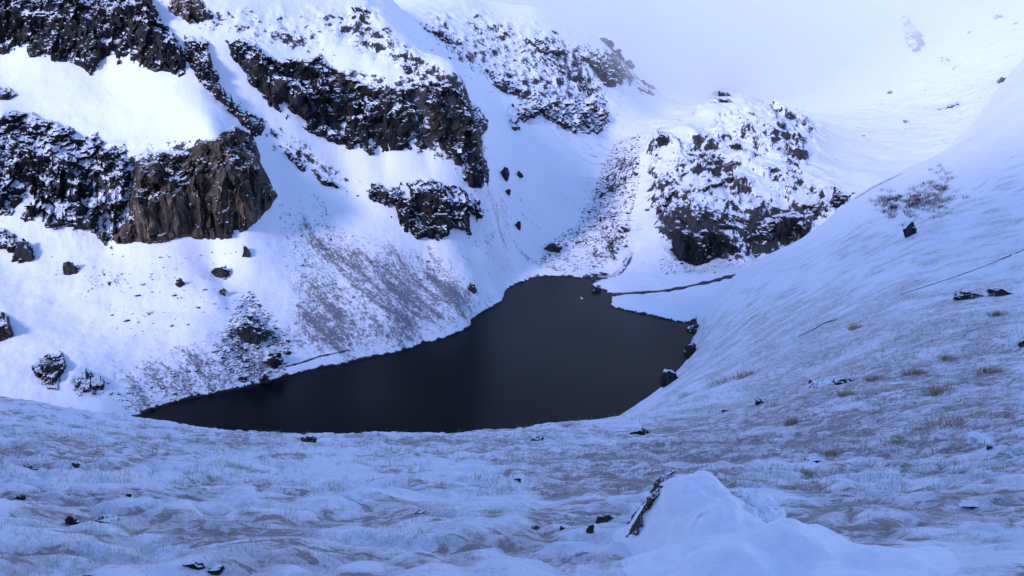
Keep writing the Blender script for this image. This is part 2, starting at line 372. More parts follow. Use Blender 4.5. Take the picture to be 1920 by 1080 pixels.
mount_profiles = [
 (-1100,[('z',-14,170),('z',10,215),('z',60,290),('z',100,350),('z',190,450),('z',330,650),('z',300,1200)]),
 (-500,[('z',-14,170),(720,215),(560,258),(420,290),(280,320),(150,355),(20,390),('z',200,440),('z',330,650),('z',300,1200)]),
 (0,   [('z',-10,180),(752,213),(650,238),(560,262),(480,285),(400,299),(330,312),(240,325),(170,345),(110,362),(0,380),('z',170,430),('z',210,520),('z',230,650),('z',200,1200)]),
 (200, [('z',-12,185),(782,209),(700,230),(600,255),(500,280),(455,291),(400,298),(300,310),(265,318),(200,335),(138,352),(60,365),(0,376),('z',165,425),('z',200,520),('z',200,650),('z',150,1200)]),
 (230, [('z',-8,192),('z',-0.5,207)]), (255, [('z',-8,197),('z',-1.2,210)]), (340, [('z',-7,208),('z',-1,222)]), (420, [('z',-7,217),('z',-0.8,230)]), (490, [('z',-7,224),('z',-0.6,237)]),
 (400, [(650,246),(550,268),(456,291),(360,299),(262,308),(200,325),(148,342),(80,356),(0,374),('z',165,440),('z',175,540),('z',150,680)]),
 (560, [('z',-7,235),(702,246)]), (640, [('z',-7,245),(686,254)]), (740, [('z',-7,255),(663,265)]), (830, [('z',-7,270),(635,280.5)]), (885,[('z',-7,285),(610,297)]),
 (520, [(600,266),(500,288),(390,311),(300,330),(230,341),(150,352),(80,368),(0,390),('z',158,460),('z',160,580),('z',145,750)]),
 (650, [(600,275),(500,302),(400,328),(350,340),(280,350),(200,358),(120,368),(60,388),(0,410),('z',138,490),('z',142,600),('z',135,800)]),
 (720, [(560,288),(460,320),(350,342),(290,352),(200,358),(100,376),(25,405),('z',120,450),(-15,560),('z',142,680)]),
 (800, [(560,300),(460,332),(345,346),(300,353),(220,359),(150,367),(98,390),('z',96,440),(88,550),(40,620),(0,680),('z',170,760),('z',150,1200)]),
 (880, [(520,325),(440,348),(355,357),(260,364),(195,372),(185,382),('z',72,430),(172,535),(120,590),(60,650),(0,720),('z',155,800)]),
 (897, [('z',-7,300),(590,309)]), (940, [('z',-6,316),(565,327)]), (985, [('z',-6,345),(531,358)]), (1040,[('z',-6,352),(518,368.5)]), (1080,[('z',-6,348),(525,363.5)]), (1106,[('z',-5,336),(545,347)]),
 (930, [(500,352),(420,380),(340,425),(280,470),(238,530),(170,590),(100,650),(20,740),('z',150,850),('z',110,1200)]),
 (1000,[(480,388),(420,418),(350,468),(300,512),(255,557),(180,612),(110,672),(50,732),(12,800),('z',115,950),('z',70,1250)]),
 (1060,[(470,398),(420,432),(350,492),(300,542),(255,592),(180,650),(110,710),(62,770),(38,830),('z',95,950),('z',60,1250)]),
 (1130,[(515,372),(470,394),(420,428),(360,482),(300,570),(255,650),(165,720),(110,790),(75,850),('z',85,980)]),
 (1096,[('z',0.5,333),('z',-5,323)]), (1150,[('z',-5,311),('z',0.4,319),('z',2,345)]), (1200,[('z',-5,303),('z',0.4,311),('z',1.8,335)]), (1250,[('z',-5,296),('z',0.4,303),('z',1.8,325)]), (1290,[('z',-5,291),('z',0.4,299.5),('z',2,320)]), (1320,[('z',-6,290),('z',-1,305)]),
 (1220,[('z',3,355),(500,370),(460,388),(400,415),(340,442),(266,474),('z',42,540),(250,640),(205,800),(170,920),('z',55,1250)]),
 (1300,[('z',2.5,340),('z',3.5,362),(490,381),(430,391),(360,415),(300,445),(240,478),(226,492),('z',50,580),(217,760),(198,950),('z',50,1250)]),
 (1350,[('z',3,345),('z',4,372),(482,386),(430,395),(360,420),(300,450),(230,492),(183,528),('z',62,620),('z',56,800),('z',50,1000)]),
 (1420,[('z',3.5,365),(470,387),(400,401),(340,428),(280,458),(220,495),(192,522),('z',58,620),('z',52,800),('z',46,1000),('z',40,1250)]),
 (1500,[('z',5,370),(450,395),(400,405),(380,413),(320,445),(260,492),(228,530),('z',54,620),('z',48,900),('z',44,1250)]),
 (1560,[('z',8,380),(400,405),(360,417),(330,442),(290,500),(250,580),(212,720),(190,950)]),
 (1650,[('z',20,390),(340,430),(300,500),(250,600),(203,720),(165,860),(112,1050),(55,1250)]),
 (1750,[('z',30,420),(300,480),(250,580),(200,690),(150,800),(95,950),(40,1120),(15,1250)]),
 (1900,[('z',30,400),('z',52,480),('z',75,600),(90,820),(20,1000),('z',190,1250)]),
 (2400,[('z',0,250),('z',40,400),('z',120,600),('z',220,1000)]),
 (600,[('z',-14,190)]), (900,[('z',-14,230),('z',-16,180)]), (1200,[('z',-16,200),('z',-14,260)]), (1500,[('z',-16,200),('z',-12,300)]), (1900,[('z',-16,200),('z',-5,300)]),
]
mount = Layer(mount_profiles, -0.98, 0.98, 950, 175, 1250, 590)

# --- relief of the mountain side; rocky and stony zones
MU, MV = pix(mount.X, mount.Y, mount.Z)
def zone(polys, soft, U, V):
    r = np.zeros(U.shape)
    for poly, amt in polys:
        r = np.maximum(r, amt * sstep(-soft, soft, sdist(U, V, poly)))
    return r
rocky_zones = [
 ([(0,0),(280,0),(360,60),(520,110),(640,140),(700,20),(560,0),(400,0),(300,-200),(0,-200)], 0.48),
 ([(0,190),(200,230),(260,270),(480,230),(500,300),(240,480),(60,460),(0,420)], 0.42),
 ([(380,140),(480,200),(560,260),(660,330),(720,350),(640,350),(540,300),(430,220)], 0.45),
 ([(480,100),(860,130),(920,220),(900,300),(640,270),(540,220)], 0.45),
 ([(690,0),(850,150),(760,150),(600,80),(560,20)], 0.56),
 ([(760,10),(900,10),(1060,60),(1180,90),(1250,180),(1150,170),(1160,250),(1050,258),(950,240),(930,180),(830,100)], 0.52),
 ([(1210,250),(1330,230),(1400,290),(1420,350),(1520,380),(1600,360),(1520,450),(1400,500),(1260,500),(1220,420),(1190,340)], 0.64),
 ([(1300,240),(1330,180),(1450,180),(1530,230),(1520,330),(1590,350),(1520,390),(1420,350)], 0.55),
 ([(1150,520),(1100,510),(1020,490),(1010,460),(1060,440),(1110,350),(1130,290),(1190,260),(1205,340),(1180,420),(1200,470)], 0.62),
 ([(60,680),(200,690),(200,750),(120,740)], 0.4),
 ([(1590,140),(1700,-40),(2100,-40),(2100,200),(1760,270),(1620,230)], 0.33),
 ([(1680,60),(1740,20),(1760,110),(1700,120)], 0.5),
 ([(462,556),(500,590),(536,640),(530,700),(450,715),(410,660),(435,600)], 0.66),
 ([(220,760),(330,700),(430,680),(520,690),(420,733),(260,790)], 0.40),
]
scree_zones = [
 ([(540,400),(700,450),(820,470),(920,560),(880,610),(640,690),(560,650)], 0.9),
 ([(180,700),(420,600),(540,620),(540,720),(250,800)], 0.8),
 ([(560,330),(640,370),(800,460),(640,500),(520,440)], 0.45),
 ([(1080,260),(1200,250),(1200,420),(1140,520),(1010,500),(1080,400)], 0.5),
 ([(900,300),(1000,400),(1050,500),(920,560),(860,470)], 0.5),
 ([(1100,520),(1260,480),(1400,500),(1280,520),(1200,540)], 0.3),
 ([(1200,230),(1550,210),(1600,350),(1500,500),(1250,500)], 0.35),
 ([(1540,220),(1700,40),(2000,0),(2000,260),(1650,330)], 0.30),
 ([(80,480),(450,470),(520,560),(400,640),(200,640)], 0.22),
]
rk = zone(rocky_zones, 35, MU, MV); rk = rk * (0.92 + 0.5 * fbm(mount.X / 28, mount.Y / 28, mount.Z / 20, 3, 83)); sc = zone(scree_zones, 45, MU, MV)
X, Y, Z = mount.X, mount.Y, mount.Z
land = sstep(0.0, 10.0, Z)
d = 2.2 * fbm(X / 45, Y / 45, Z / 45, 3, 3) * land
blocks = ridged(X / 14, Y / 14, Z / 10, 4, 11) - 0.45
d += rk * 5.0 * blocks * land
m_ = rk > 0.06; fc = np.zeros(X.shape); v1, _g = facets(X[m_], Y[m_], Z[m_], 7.0, 301); v2, _g = facets(X[m_], Y[m_], Z[m_], 2.8, 311); fc[m_] = v1 * 2.6 + v2 * 1.1
kz = zone([([(1215,240),(1330,190),(1450,185),(1535,235),(1530,300),(1605,360),(1520,450),(1400,495),(1260,490),(1205,350)], 1.0)], 20, MU, MV); km = kz > 0.05; v0, _g = facets(X[km], Y[km] * 0.7, Z[km], 17.0, 331); fk = np.zeros(X.shape); fk[km] = v0; d += 4.2 * fk * kz * land
d += fc * np.minimum(rk * 1.6, 1) * sstep(0.22, 0.5, rk) * land + 0.35 * fbm(X / 5, Y / 5, None, 3, 27) * sstep(-6, 0, Z)
d += (0.35 + 0.5 * sc) * fbm(X / 6, Y / 6, Z / 6, 3, 23) * land
gul = np.sin((X * 0.75 + Y * 0.55) / 7.5 + 2.5 * fbm(X / 30, Y / 30, None, 2, 41))
d += 0.35 * gul * land * (1 - rk) * sstep(20, 60, 320 - Y * 0 - np.abs(Y - 300))
mount.Z = Z + d; mount.refresh()

# --- relief of the near hillside
X, Y, Z = near.X, near.Y, near.Z
fadeN = sstep(3, 60, Y)
d = 0.9 * fbm(X / 16, Y / 16, None, 3, 5) * fadeN * sstep(3, 18, Z)
d += 0.12 * fbm(X / 3.6, Y / 3.6, None, 3, 6) * sstep(4, 20, Y) + 0.10 * fbm(X / 1.3, Y / 1.3, None, 4, 8)
drift = ridged(X / 2.6 + 0.3 * Y, Y / 1.9, None, 3, 9) - 0.5
d += 0.07 * drift * sstep(200, 30, Y) * sstep(4, 9, Y)
d += 0.5 * (ridged(X / 9, Y / 13, None, 3, 19) - 0.5) * sstep(40, 120, Y) * sstep(3, 18, Z)
wx = X + 0.28 * fbm(X / 0.8, Y / 0.8, None, 3, 501); wy = Y + 0.28 * fbm(X / 0.8, Y / 0.8, None, 3, 502)
nm_ = (Y < 90) & (Y > 3); pil = np.zeros(X.shape); gap = np.ones(X.shape)
_v, g1 = facets(wx[nm_] * 0.8, wy[nm_], 0 * wx[nm_], 0.72, 401); _v2, g2 = facets(wx[nm_] * 0.75, wy[nm_], 0 * wx[nm_], 1.9, 421)
pil[nm_] = 0.11 * sstep(0, 0.5, g1) * (0.4 + 1.0 * vnoise(X[nm_] / 2.5, Y[nm_] / 2.5, None, 77)) + 0.17 * sstep(0, 0.45, g2)
gap[nm_] = np.minimum(g1, g2 * 1.3)
fadeP = sstep(3.5, 6.5, Y) * sstep(85, 40, Y)
d += (pil - 0.2) * fadeP
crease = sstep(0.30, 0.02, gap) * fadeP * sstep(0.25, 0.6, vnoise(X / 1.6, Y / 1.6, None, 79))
near.Z = Z + d; near.refresh()
NU, NV = pix(near.X, near.Y, near.Z)

hill = tag(near.build('hillside', MAT['hillside']), 'wind-swept snowy hillside the lake is seen from', kind='structure')
bare_zones = [
 ([(1400,560),(1920,560),(1920,860),(1600,900),(1000,960),(1000,860),(1350,720)], 0.16),
 ([(1430,760),(1920,700),(1920,800),(1700,880),(1450,880)], 0.22),
 ([(0,800),(900,810),(1300,760),(1300,860),(900,850),(0,860)], 0.12),
 ([(0,900),(960,900),(1060,1000),(900,1080),(0,1080)], 0.06),
 ([(1285,600),(1400,560),(1700,500),(1920,520),(1920,620),(1500,720),(1250,740)], 0.10),
 ([(1380,520),(1600,400),(1800,330),(1920,300),(1920,520),(1600,520)], 0.02),
 ([(1480,900),(1920,880),(1920,960),(1500,1000)], 0.18),
]
ba = np.full(NU.shape, -0.10)
for poly, amt in bare_zones: ba = np.maximum(ba, -0.10 + (amt + 0.10) * sstep(-60, 60, sdist(NU, NV, poly)))
far_clean = sstep(220, 420, near.Y); ba = ba * (1 - far_clean) - 0.06 * far_clean
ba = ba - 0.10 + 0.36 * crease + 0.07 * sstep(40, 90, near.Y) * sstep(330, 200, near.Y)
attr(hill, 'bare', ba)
mnt = tag(mount.build('mountain', MAT['mountain']), 'snow-covered cirque slopes around the lake', kind='structure')
attr(mnt, 'rocky', rk); attr(mnt, 'scree', sc)

lake = mesh_obj('lake', [(-260, 150, 0), (170, 150, 0), (170, 420, 0), (-260, 420, 0)], [(0, 1, 2, 3)], MAT['water'])
tag(lake, 'dark still mountain lake', kind='structure')

# ------------------------------------------------------------------ cliffs and outcrops
def base_depth(layer, U, V):
    D = layer.hit(U, V)
    for i in range(D.shape[0]):                               # fill sight lines that miss
        bad = np.isnan(D[i])
        if bad.any():
            ok = ~bad
            D[i] = np.interp(np.arange(D.shape[1]), np.where(ok)[0], D[i][ok]) if ok.any() else np.nanmedian(D)
    return D

def cliff(name, label, cat, poly, mat='cliff', jag=9, amp=3.0, ledge=2.0, lh=9.0, lean=0.22, maxoff=14, cover=0.0, step=2.4, seed=1, group=None, edge=9, layer=mount, crest=0.75, rag=0.35, tall=0.5):
    P = np.array(poly, float); pad = jag + 6
    us = np.arange(P[:, 0].min() - pad, P[:, 0].max() + pad, step); vv = np.arange(P[:, 1].min() - pad, P[:, 1].max() + pad, step)
    U, V = np.meshgrid(us, vv, indexing='ij')
    sd = sdist(U, V, poly) + jag * (0.8 * fbm(U / 26, V / 26, None, 3, seed) + 0.5 * fbm(U / 8, V / 8, None, 2, seed + 5))
    keep = sd > -2.5 * step
    D = base_depth(layer, U, V)
    inside = sd > 0
    foot = np.empty(len(us)); last = None
    for i in range(len(us)):
        k = np.where(inside[i])[0]
        foot[i] = D[i, k[-1]] if len(k) else np.nan
    ok = ~np.isnan(foot)
    foot = np.interp(np.arange(len(us)), np.where(ok)[0], foot[ok])
    kk = max(3, int(30 / step)) | 1
    fp = np.pad(foot, kk // 2, 'edge'); foot = np.convolve(fp, np.ones(kk) / kk, 'valid')
    _, e = ray(U, V); aw, _ = ray(U, V)
    zf = H + e * foot[:, None]
    zb = np.array([zf[i][np.where(inside[i])[0][-1]] if inside[i].any() else np.nan for i in range(len(us))])
    zb = np.where(np.isnan(zb), np.nanmean(zb), zb)
    face = foot[:, None] + lean * np.maximum(zf - zb[:, None], 0)
    vtop = np.array([V[i][np.where(inside[i])[0][0]] if inside[i].any() else np.nan for i in range(len(us))])
    vbot = np.array([V[i][np.where(inside[i])[0][-1]] if inside[i].any() else np.nan for i in range(len(us))])
    vtop = np.where(np.isnan(vtop), np.nanmean(vtop), vtop)[:, None]; vbot = np.where(np.isnan(vbot), np.nanmean(vbot), vbot)[:, None]
    up = np.clip((vbot - V) / np.maximum(vbot - vtop, 4), 0, 1)
    off = np.clip(D - face, 0.6, maxoff) * (1 - crest * sstep(0.5, 1.0, up + 0.25 * fbm(U / 40, V / 40, None, 3, seed + 77)))
    w = sstep(-step, edge, sd)
    Yd = D - (off * w - 1.6 * (1 - w))
    Pt = np.stack([aw * Yd, Yd, H + e * Yd], -1)
    x, y, z = Pt[..., 0], Pt[..., 1], Pt[..., 2]
    r = 0.9 * (ridged(x / (6 * amp / 3), y / (6 * amp / 3), z / (16 * amp / 3), 4, seed + 9) - 0.5) + 0.5 * fbm(x / 15, y / 15, z / 15, 3, seed + 2)
    blk = np.floor(vnoise(x / 5, y / 5, z / 7, seed + 3) * 5) / 5 - 0.4
    r = r + 0.45 * blk
    t = (z + 0.35 * x + 9 * fbm(x / 22, y / 22, z / 22, 3, seed + 4)) / (1.4 * lh)
    saw = t - np.floor(t)
    r2 = ledge * (saw - sstep(0.6, 1.0, saw) - 0.1) * sstep(0.35, 0.75, vnoise(x / 9, y / 9, z / 9, seed + 6))
    r = r + 0.35 * fbm(x / 2.2, y / 2.2, z / 3.0, 3, seed + 14) + 0.5 * (vnoise(x / 3.0, y / 3.0, z / 2.0, seed + 21) - 0.5)
    r = 0.45 * r + 1.0 * fbm(x / 12, y / 12, z / 26, 2, seed + 44)
    f1, _g = facets(x + 1.2 * fbm(x / 4, y / 4, z / 4, 2, seed), y, z * tall, 1.9 * amp, seed + 60); f2, _g = facets(x, y, z * (tall + 0.15), 0.7 * amp, seed + 70)
    r = r + 1.25 * f1 + 0.5 * f2
    o = (amp * r + r2) * sstep(0, edge * 1.6, sd)
    dirv = np.array([0.30, -0.93, 0.2])
    Pt = Pt + o[..., None] * dirv
    faces = grid_faces(*U.shape, keep=keep)
    used = np.unique(faces); remap = np.full(U.size, -1); remap[used] = np.arange(len(used))
    ob = mesh_obj(name, Pt.reshape(-1, 3)[used], remap[faces], MAT[mat])
    cv = cover + 0.25 * (1 - w) + 0.9 * rag * fbm(U / 34, V / 34, None, 4, seed + 55)
    attr(ob, 'cover', cv.ravel()[used])
    return tag(ob, label, cat, group)

CL = [
 # left mountain
 dict(name='cliff', label='long dark cliff wall along the top left edge above the snow shelf', cat='cliff', poly=[(-40,-30),(275,-30),(300,30),(335,70),(352,110),(348,150),(300,140),(250,128),(190,128),(170,146),(150,130),(90,116),(-40,104)], lean=0.35, cover=-0.02, seed=2, amp=3.2, maxoff=16, jag=6),
 dict(name='cliff', label='rounded brown streaked cliff at the foot of the left mountain', cat='cliff', poly=[(252,300),(285,282),(350,278),(400,258),(440,232),(478,242),(490,300),(507,338),(525,368),(512,392),(480,425),(442,450),(400,458),(350,450),(318,462),(240,464),(210,472),(204,440),(240,400),(246,340)], mat='brown', lean=0.10, cover=-0.22, seed=8, amp=2.4, ledge=1.0, lh=13, maxoff=18, jag=5, edge=12, tall=0.22),
 dict(name='cliff', label='broken snow-dusted cliff left of the rounded brown cliff', cat='cliff', poly=[(-40,225),(50,205),(110,232),(185,262),(245,296),(246,340),(238,400),(210,468),(170,440),(90,432),(-40,398)], lean=0.45, cover=0.10, seed=13, amp=4.2, ledge=3.0, lh=8, maxoff=10, jag=16),
 dict(name='cliff', label='great black diagonal cliff above the scree in the middle of the left mountain', cat='cliff', poly=[(415,72),(450,66),(520,108),(600,104),(650,140),(705,160),(762,158),(830,146),(862,172),(898,200),(916,226),(906,262),(914,338),(906,358),(872,347),(862,320),(820,290),(782,280),(742,290),(718,302),(660,282),(600,262),(560,248),(520,216),(480,170),(440,122)], lean=0.20, cover=-0.06, seed=17, amp=3.6, ledge=2.6, lh=10, maxoff=16, jag=9),
 dict(name='cliff', label='small black cliff tongue just below the great diagonal cliff', cat='cliff', poly=[(668,372),(700,342),(750,346),(800,332),(862,342),(900,362),(908,402),(882,446),(852,430),(820,458),(780,446),(738,424),(722,386)], lean=0.3, cover=0.0, seed=23, amp=3.2, ledge=1.6, lh=7, maxoff=9, jag=12),
 dict(name='rock_band', label='narrow dark rock band running down between the two big cliffs', cat='rock band', poly=[(340,60),(392,68),(402,128),(442,188),(492,214),(502,256),(476,262),(424,206),(372,158),(344,112)], lean=0.5, cover=0.02, seed=29, amp=2.6, ledge=1.5, lh=6, maxoff=7, jag=10),
 dict(name='rock_outcrop', label='brown rock outcrop at the top edge right of the long dark cliff', cat='outcrop', poly=[(318,-20),(372,-10),(400,18),(404,48),(376,62),(340,44),(312,20)], mat='brown', lean=0.4, cover=0.02, seed=31, amp=2.2, ledge=1.2, lh=6, maxoff=6, jag=8),
 dict(name='rock_outcrop', label='thin rock strip on the snow under the great diagonal cliff', cat='outcrop', poly=[(526,268),(552,286),(606,328),(648,352),(690,372),(640,362),(586,342),(540,312)], lean=0.5, cover=0.06, seed=37, amp=1.8, ledge=1, lh=5, maxoff=4, jag=9),
 dict(name='rock_outcrop', label='low rock step at the left edge beneath the broken cliff', cat='outcrop', poly=[(-30,420),(30,432),(66,462),(62,488),(36,494),(10,470),(-30,466)], lean=0.5, cover=0.06, seed=39, amp=1.8, ledge=1, lh=5, maxoff=4, jag=9),
 dict(name='rock_outcrop', label='small dark rock at the left edge on the snow shelf', cat='outcrop', poly=[(-30,150),(16,158),(36,176),(20,192),(-30,190)], mat='grey', lean=0.5, cover=0.10, seed=40, amp=1.2, ledge=1, lh=4, maxoff=3, jag=7),
 dict(name='rock_outcrop', label='dark rock knob on the snow at the top between the mountain crests', cat='outcrop', poly=[(650,10),(690,4),(706,24),(690,34),(664,26)], lean=0.5, cover=0.1, seed=41, amp=1.6, ledge=1, lh=4, maxoff=4, jag=6),
 dict(name='rock_outcrop', label='dark rock lump on the snow above the great diagonal cliff', cat='outcrop', poly=[(742,118),(762,108),(786,128),(776,148),(750,144)], lean=0.5, cover=0.06, seed=43, amp=1.6, ledge=1, lh=4, maxoff=4, jag=7),
 # farther face behind
 dict(name='rock_outcrop', label='grey-brown rock face highest on the hazy farther slope', cat='outcrop', poly=[(1076,98),(1118,88),(1158,98),(1176,146),(1170,166),(1142,168),(1110,136)], mat='grey', lean=0.25, cover=-0.1, seed=47, amp=3.5, ledge=2, lh=12, maxoff=18, jag=7),
 dict(name='rock_outcrop', label='lowest broken rocks of the hazy farther slope, at the top of the gully', cat='outcrop', poly=[(962,196),(1000,180),(1060,190),(1120,180),(1152,214),(1140,236),(1090,258),(1048,240),(1000,226),(976,250),(958,236)], mat='grey', lean=0.6, cover=0.12, seed=51, amp=4.5, ledge=2.5, lh=8, maxoff=9, jag=15),
 dict(name='rock_outcrop', label='slanting rock rib left on the hazy farther slope', cat='outcrop', poly=[(906,122),(940,136),(986,166),(988,184),(950,180),(920,156)], mat='grey', lean=0.6, cover=0.08, seed=53, amp=3.5, ledge=2, lh=8, maxoff=9, jag=9),
 dict(name='rock_outcrop', label='thin rock rib near the misty crest of the farther slope', cat='outcrop', poly=[(976,64),(1020,74),(1062,98),(1040,112),(1004,96)], mat='grey', lean=0.6, cover=0.14, seed=57, amp=3.5, ledge=2, lh=8, maxoff=9, jag=10),
 dict(name='rock_outcrop', label='narrow rock rib at the top left of the farther slope', cat='outcrop', poly=[(770,30),(810,44),(866,80),(846,84),(796,60)], mat='grey', lean=0.6, cover=0.14, seed=59, amp=3.0, ledge=2, lh=8, maxoff=8, jag=9),
 dict(name='rock_outcrop', label='low rocks at the right end of the farther slope by the saddle', cat='outcrop', poly=[(1182,150),(1214,160),(1246,180),(1222,186),(1192,170)], mat='grey', lean=0.6, cover=0.1, seed=61, amp=3.5, ledge=2, lh=8, maxoff=9, jag=8),
 # knoll
 dict(name='cliff', label='blackest overhang at the foot of the rocky knoll behind the lake', cat='cliff', poly=[(1254,432),(1270,420),(1300,432),(1330,428),(1368,440),(1394,462),(1396,482),(1360,478),(1326,502),(1290,498),(1262,488)], lean=0.15, cover=-0.25, seed=67, amp=2.0, ledge=0.8, lh=8, maxoff=10, jag=7),
 dict(name='rock_outcrop', label='grey snow-speckled rock slab above the blackest overhang of the knoll', cat='outcrop', poly=[(1284,378),(1306,372),(1350,388),(1400,398),(1420,420),(1392,440),(1350,432),(1306,420),(1290,400)], mat='grey', lean=0.5, cover=0.05, seed=71, amp=2.6, ledge=1.6, lh=5, maxoff=6, jag=9),
 dict(name='cliff', label='dark rock wall of the knoll beside the right hillside', cat='cliff', poly=[(1392,446),(1420,416),(1446,402),(1490,392),(1508,402),(1520,424),(1518,448),(1496,468),(1452,458),(1414,470)], lean=0.2, cover=-0.12, seed=73, amp=2.4, ledge=1.2, lh=7, maxoff=9, jag=8),
 dict(name='rock_outcrop', label='last dark rocks of the knoll where the right hillside hides it', cat='outcrop', poly=[(1500,384),(1530,374),(1552,380),(1560,344),(1574,348),(1608,358),(1596,384),(1550,404),(1520,412)], lean=0.3, cover=-0.04, seed=79, amp=2.2, ledge=1.2, lh=6, maxoff=7, jag=8),
 dict(name='rock_outcrop', label='long dark rock ledge across the middle of the knoll', cat='outcrop', poly=[(1292,356),(1330,340),(1372,320),(1386,328),(1376,344),(1340,358),(1296,368)], lean=0.3, cover=-0.04, seed=83, amp=2.0, ledge=1.0, lh=5, maxoff=6, jag=7),
 dict(name='rock_outcrop', label='dark block of rock at the left shoulder of the knoll', cat='outcrop', poly=[(1222,262),(1240,244),(1254,254),(1256,274),(1230,278)], lean=0.3, cover=-0.04, seed=89, amp=1.8, ledge=1.0, lh=5, maxoff=6, jag=5),
 dict(name='rock_outcrop', label='pointed brown rock below the upper rim of the knoll', cat='outcrop', poly=[(1304,262),(1330,236),(1334,252),(1324,270)], mat='brown', lean=0.3, cover=-0.06, seed=97, amp=1.6, ledge=1.0, lh=5, maxoff=5, jag=5),
 dict(name='rock_outcrop', label='dark rock crowning the top of the knoll against the mist', cat='outcrop', poly=[(1332,184),(1342,176),(1364,180),(1378,190),(1372,198),(1346,196)], lean=0.3, cover=-0.06, seed=101, amp=2.0, ledge=1.0, lh=5, maxoff=6, jag=4),
 dict(name='rock_outcrop', label='steep little rock in the upper middle of the knoll', cat='outcrop', poly=[(1366,272),(1384,258),(1392,270),(1386,288),(1374,286)], lean=0.3, cover=-0.04, seed=103, amp=1.6, ledge=1.0, lh=5, maxoff=5, jag=5),
 dict(name='rock_outcrop', label='narrow rock slab left of the long ledge on the knoll', cat='outcrop', poly=[(1262,330),(1280,318),(1300,316),(1290,330),(1268,340)], mat='grey', lean=0.4, cover=-0.02, seed=107, amp=1.6, ledge=1.0, lh=5, maxoff=5, jag=5),
 dict(name='rock_outcrop', label='dark cleft rock on the left flank of the knoll above the gully', cat='outcrop', poly=[(1236,376),(1252,350),(1290,352),(1262,372),(1246,402),(1228,408)], lean=0.35, cover=0.0, seed=109, amp=1.8, ledge=1.0, lh=5, maxoff=5, jag=6),
 dict(name='rock_outcrop', label='flat rock slabs on the right shoulder of the knoll', cat='outcrop', poly=[(1420,310),(1440,300),(1480,322),(1462,330),(1430,322)], mat='grey', lean=0.6, cover=0.06, seed=113, amp=1.6, ledge=1.0, lh=4, maxoff=4, jag=7),
 dict(name='rock_outcrop', label='curved dark rock rim beside the inlet of the lake', cat='outcrop', poly=[(1120,518),(1146,512),(1164,490),(1176,466),(1190,470),(1186,492),(1164,520),(1136,528)], lean=0.3, cover=-0.06, seed=127, amp=1.0, ledge=0.6, lh=4, maxoff=3, jag=4, edge=6),
 dict(name='rock_outcrop', label='dark boulder-like rock in the gully left of the knoll', cat='outcrop', poly=[(1158,424),(1172,410),(1188,420),(1184,440),(1164,440)], lean=0.3, cover=-0.06, seed=131, amp=1.2, ledge=0.6, lh=4, maxoff=4, jag=5),
 # near left foot
 dict(name='rock_outcrop', label='dark double rock cut by the left edge, casting a shadow on the snow', cat='outcrop', poly=[(-40,590),(4,582),(18,592),(26,622),(34,632),(8,642),(-40,646)], lean=0.0, cover=-0.12, seed=137, amp=1.0, ledge=0.5, lh=4, maxoff=7, jag=4, edge=6, mat='brown'),
 dict(name='rock_outcrop', label='larger craggy dark rock at lower left above the near hillside', cat='outcrop', poly=[(50,690),(70,676),(84,664),(118,660),(126,688),(112,708),(108,730),(84,722),(66,706)], lean=0.5, cover=-0.06, seed=139, amp=1.5, ledge=1.0, lh=3, maxoff=3.2, jag=10, edge=5, step=1.8, crest=0.9, rag=0.5),
 dict(name='rock_outcrop', label='smaller craggy dark rock right beside the larger one at lower left', cat='outcrop', poly=[(138,706),(160,688),(184,694),(202,712),(198,740),(180,748),(164,738),(146,742)], lean=0.5, cover=0.0, seed=149, amp=1.5, ledge=1.0, lh=3, maxoff=3.0, jag=13, edge=5, step=1.8, crest=0.9, rag=0.7),
 dict(name='rock_outcrop', label='bluish rock crag in the mist high above the right hillside', cat='outcrop', poly=[(1694,40),(1722,44),(1736,84),(1716,106),(1696,92)], mat='grey', lean=0.6, cover=-0.16, seed=151, amp=4, ledge=3, lh=9, maxoff=10, jag=14, rag=0.8, edge=6),
 dict(name='rock_outcrop', label='flat rock streak on the misty slope behind the knoll', cat='outcrop', poly=[(1576,152),(1600,150),(1612,156),(1590,160)], mat='grey', lean=0.6, cover=0.05, seed=152, amp=3, ledge=1, lh=9, maxoff=6, jag=4),
] 
for k in CL: cliff(**k)
def scatter_outcrops(spots, label, group, mat, cover, layer=mount, amp=1.4, maxoff=3.5):
    for i, (u, v, w, h, ang) in enumerate(spots):
        n = 9; th = [2 * math.pi * q / n for q in range(n)]; ca, sa = math.cos(ang), math.sin(ang); poly = []
        for t in th:
            r = random.uniform(0.7, 1.1); x, y = r * w / 2 * math.cos(t), r * h / 2 * math.sin(t)
            poly.append((u + x * ca - y * sa, v + x * sa + y * ca))
        cliff('rock_outcrop', label, 'outcrop', poly, mat=mat, jag=min(6, 0.5 * h), amp=amp, ledge=0.8, lh=4, lean=0.4, maxoff=maxoff, cover=cover, step=2.2, seed=200 + int(u) % 91 + i, group=group, edge=5, layer=layer)
hr = [(1672,372,16,10,-.5),(1690,388,14,9,-.4),(1700,352,14,8,-.6),(1716,380,18,12,-.3),(1730,360,14,9,-.5),(1748,386,16,10,-.4),(1756,352,12,14,-.6),(1768,372,16,10,-.4),(1776,344,12,8,-.6),(1660,396,12,7,-.4),(1740,372,12,7,-.4),(1706,402,12,7,-.4)]
scatter_outcrops(hr, 'dark rock patch in the cluster on the upper right hillside', 'rock patches on the upper right hillside', 'cliff', 0.02, near, 0.8, 1.6)
hs = [(1770,116,16,20,0),(1792,126,20,11,-.4),(1870,32,26,14,-.4),(1904,46,16,16,-.4),(1668,172,13,18,0),(1618,255,13,8,0),(1780,198,52,14,-.3),(1846,110,28,10,-.4),(1700,230,16,11,0),(1820,60,18,12,-.4),(1740,170,18,9,-.3),(1880,150,22,9,-.4)]
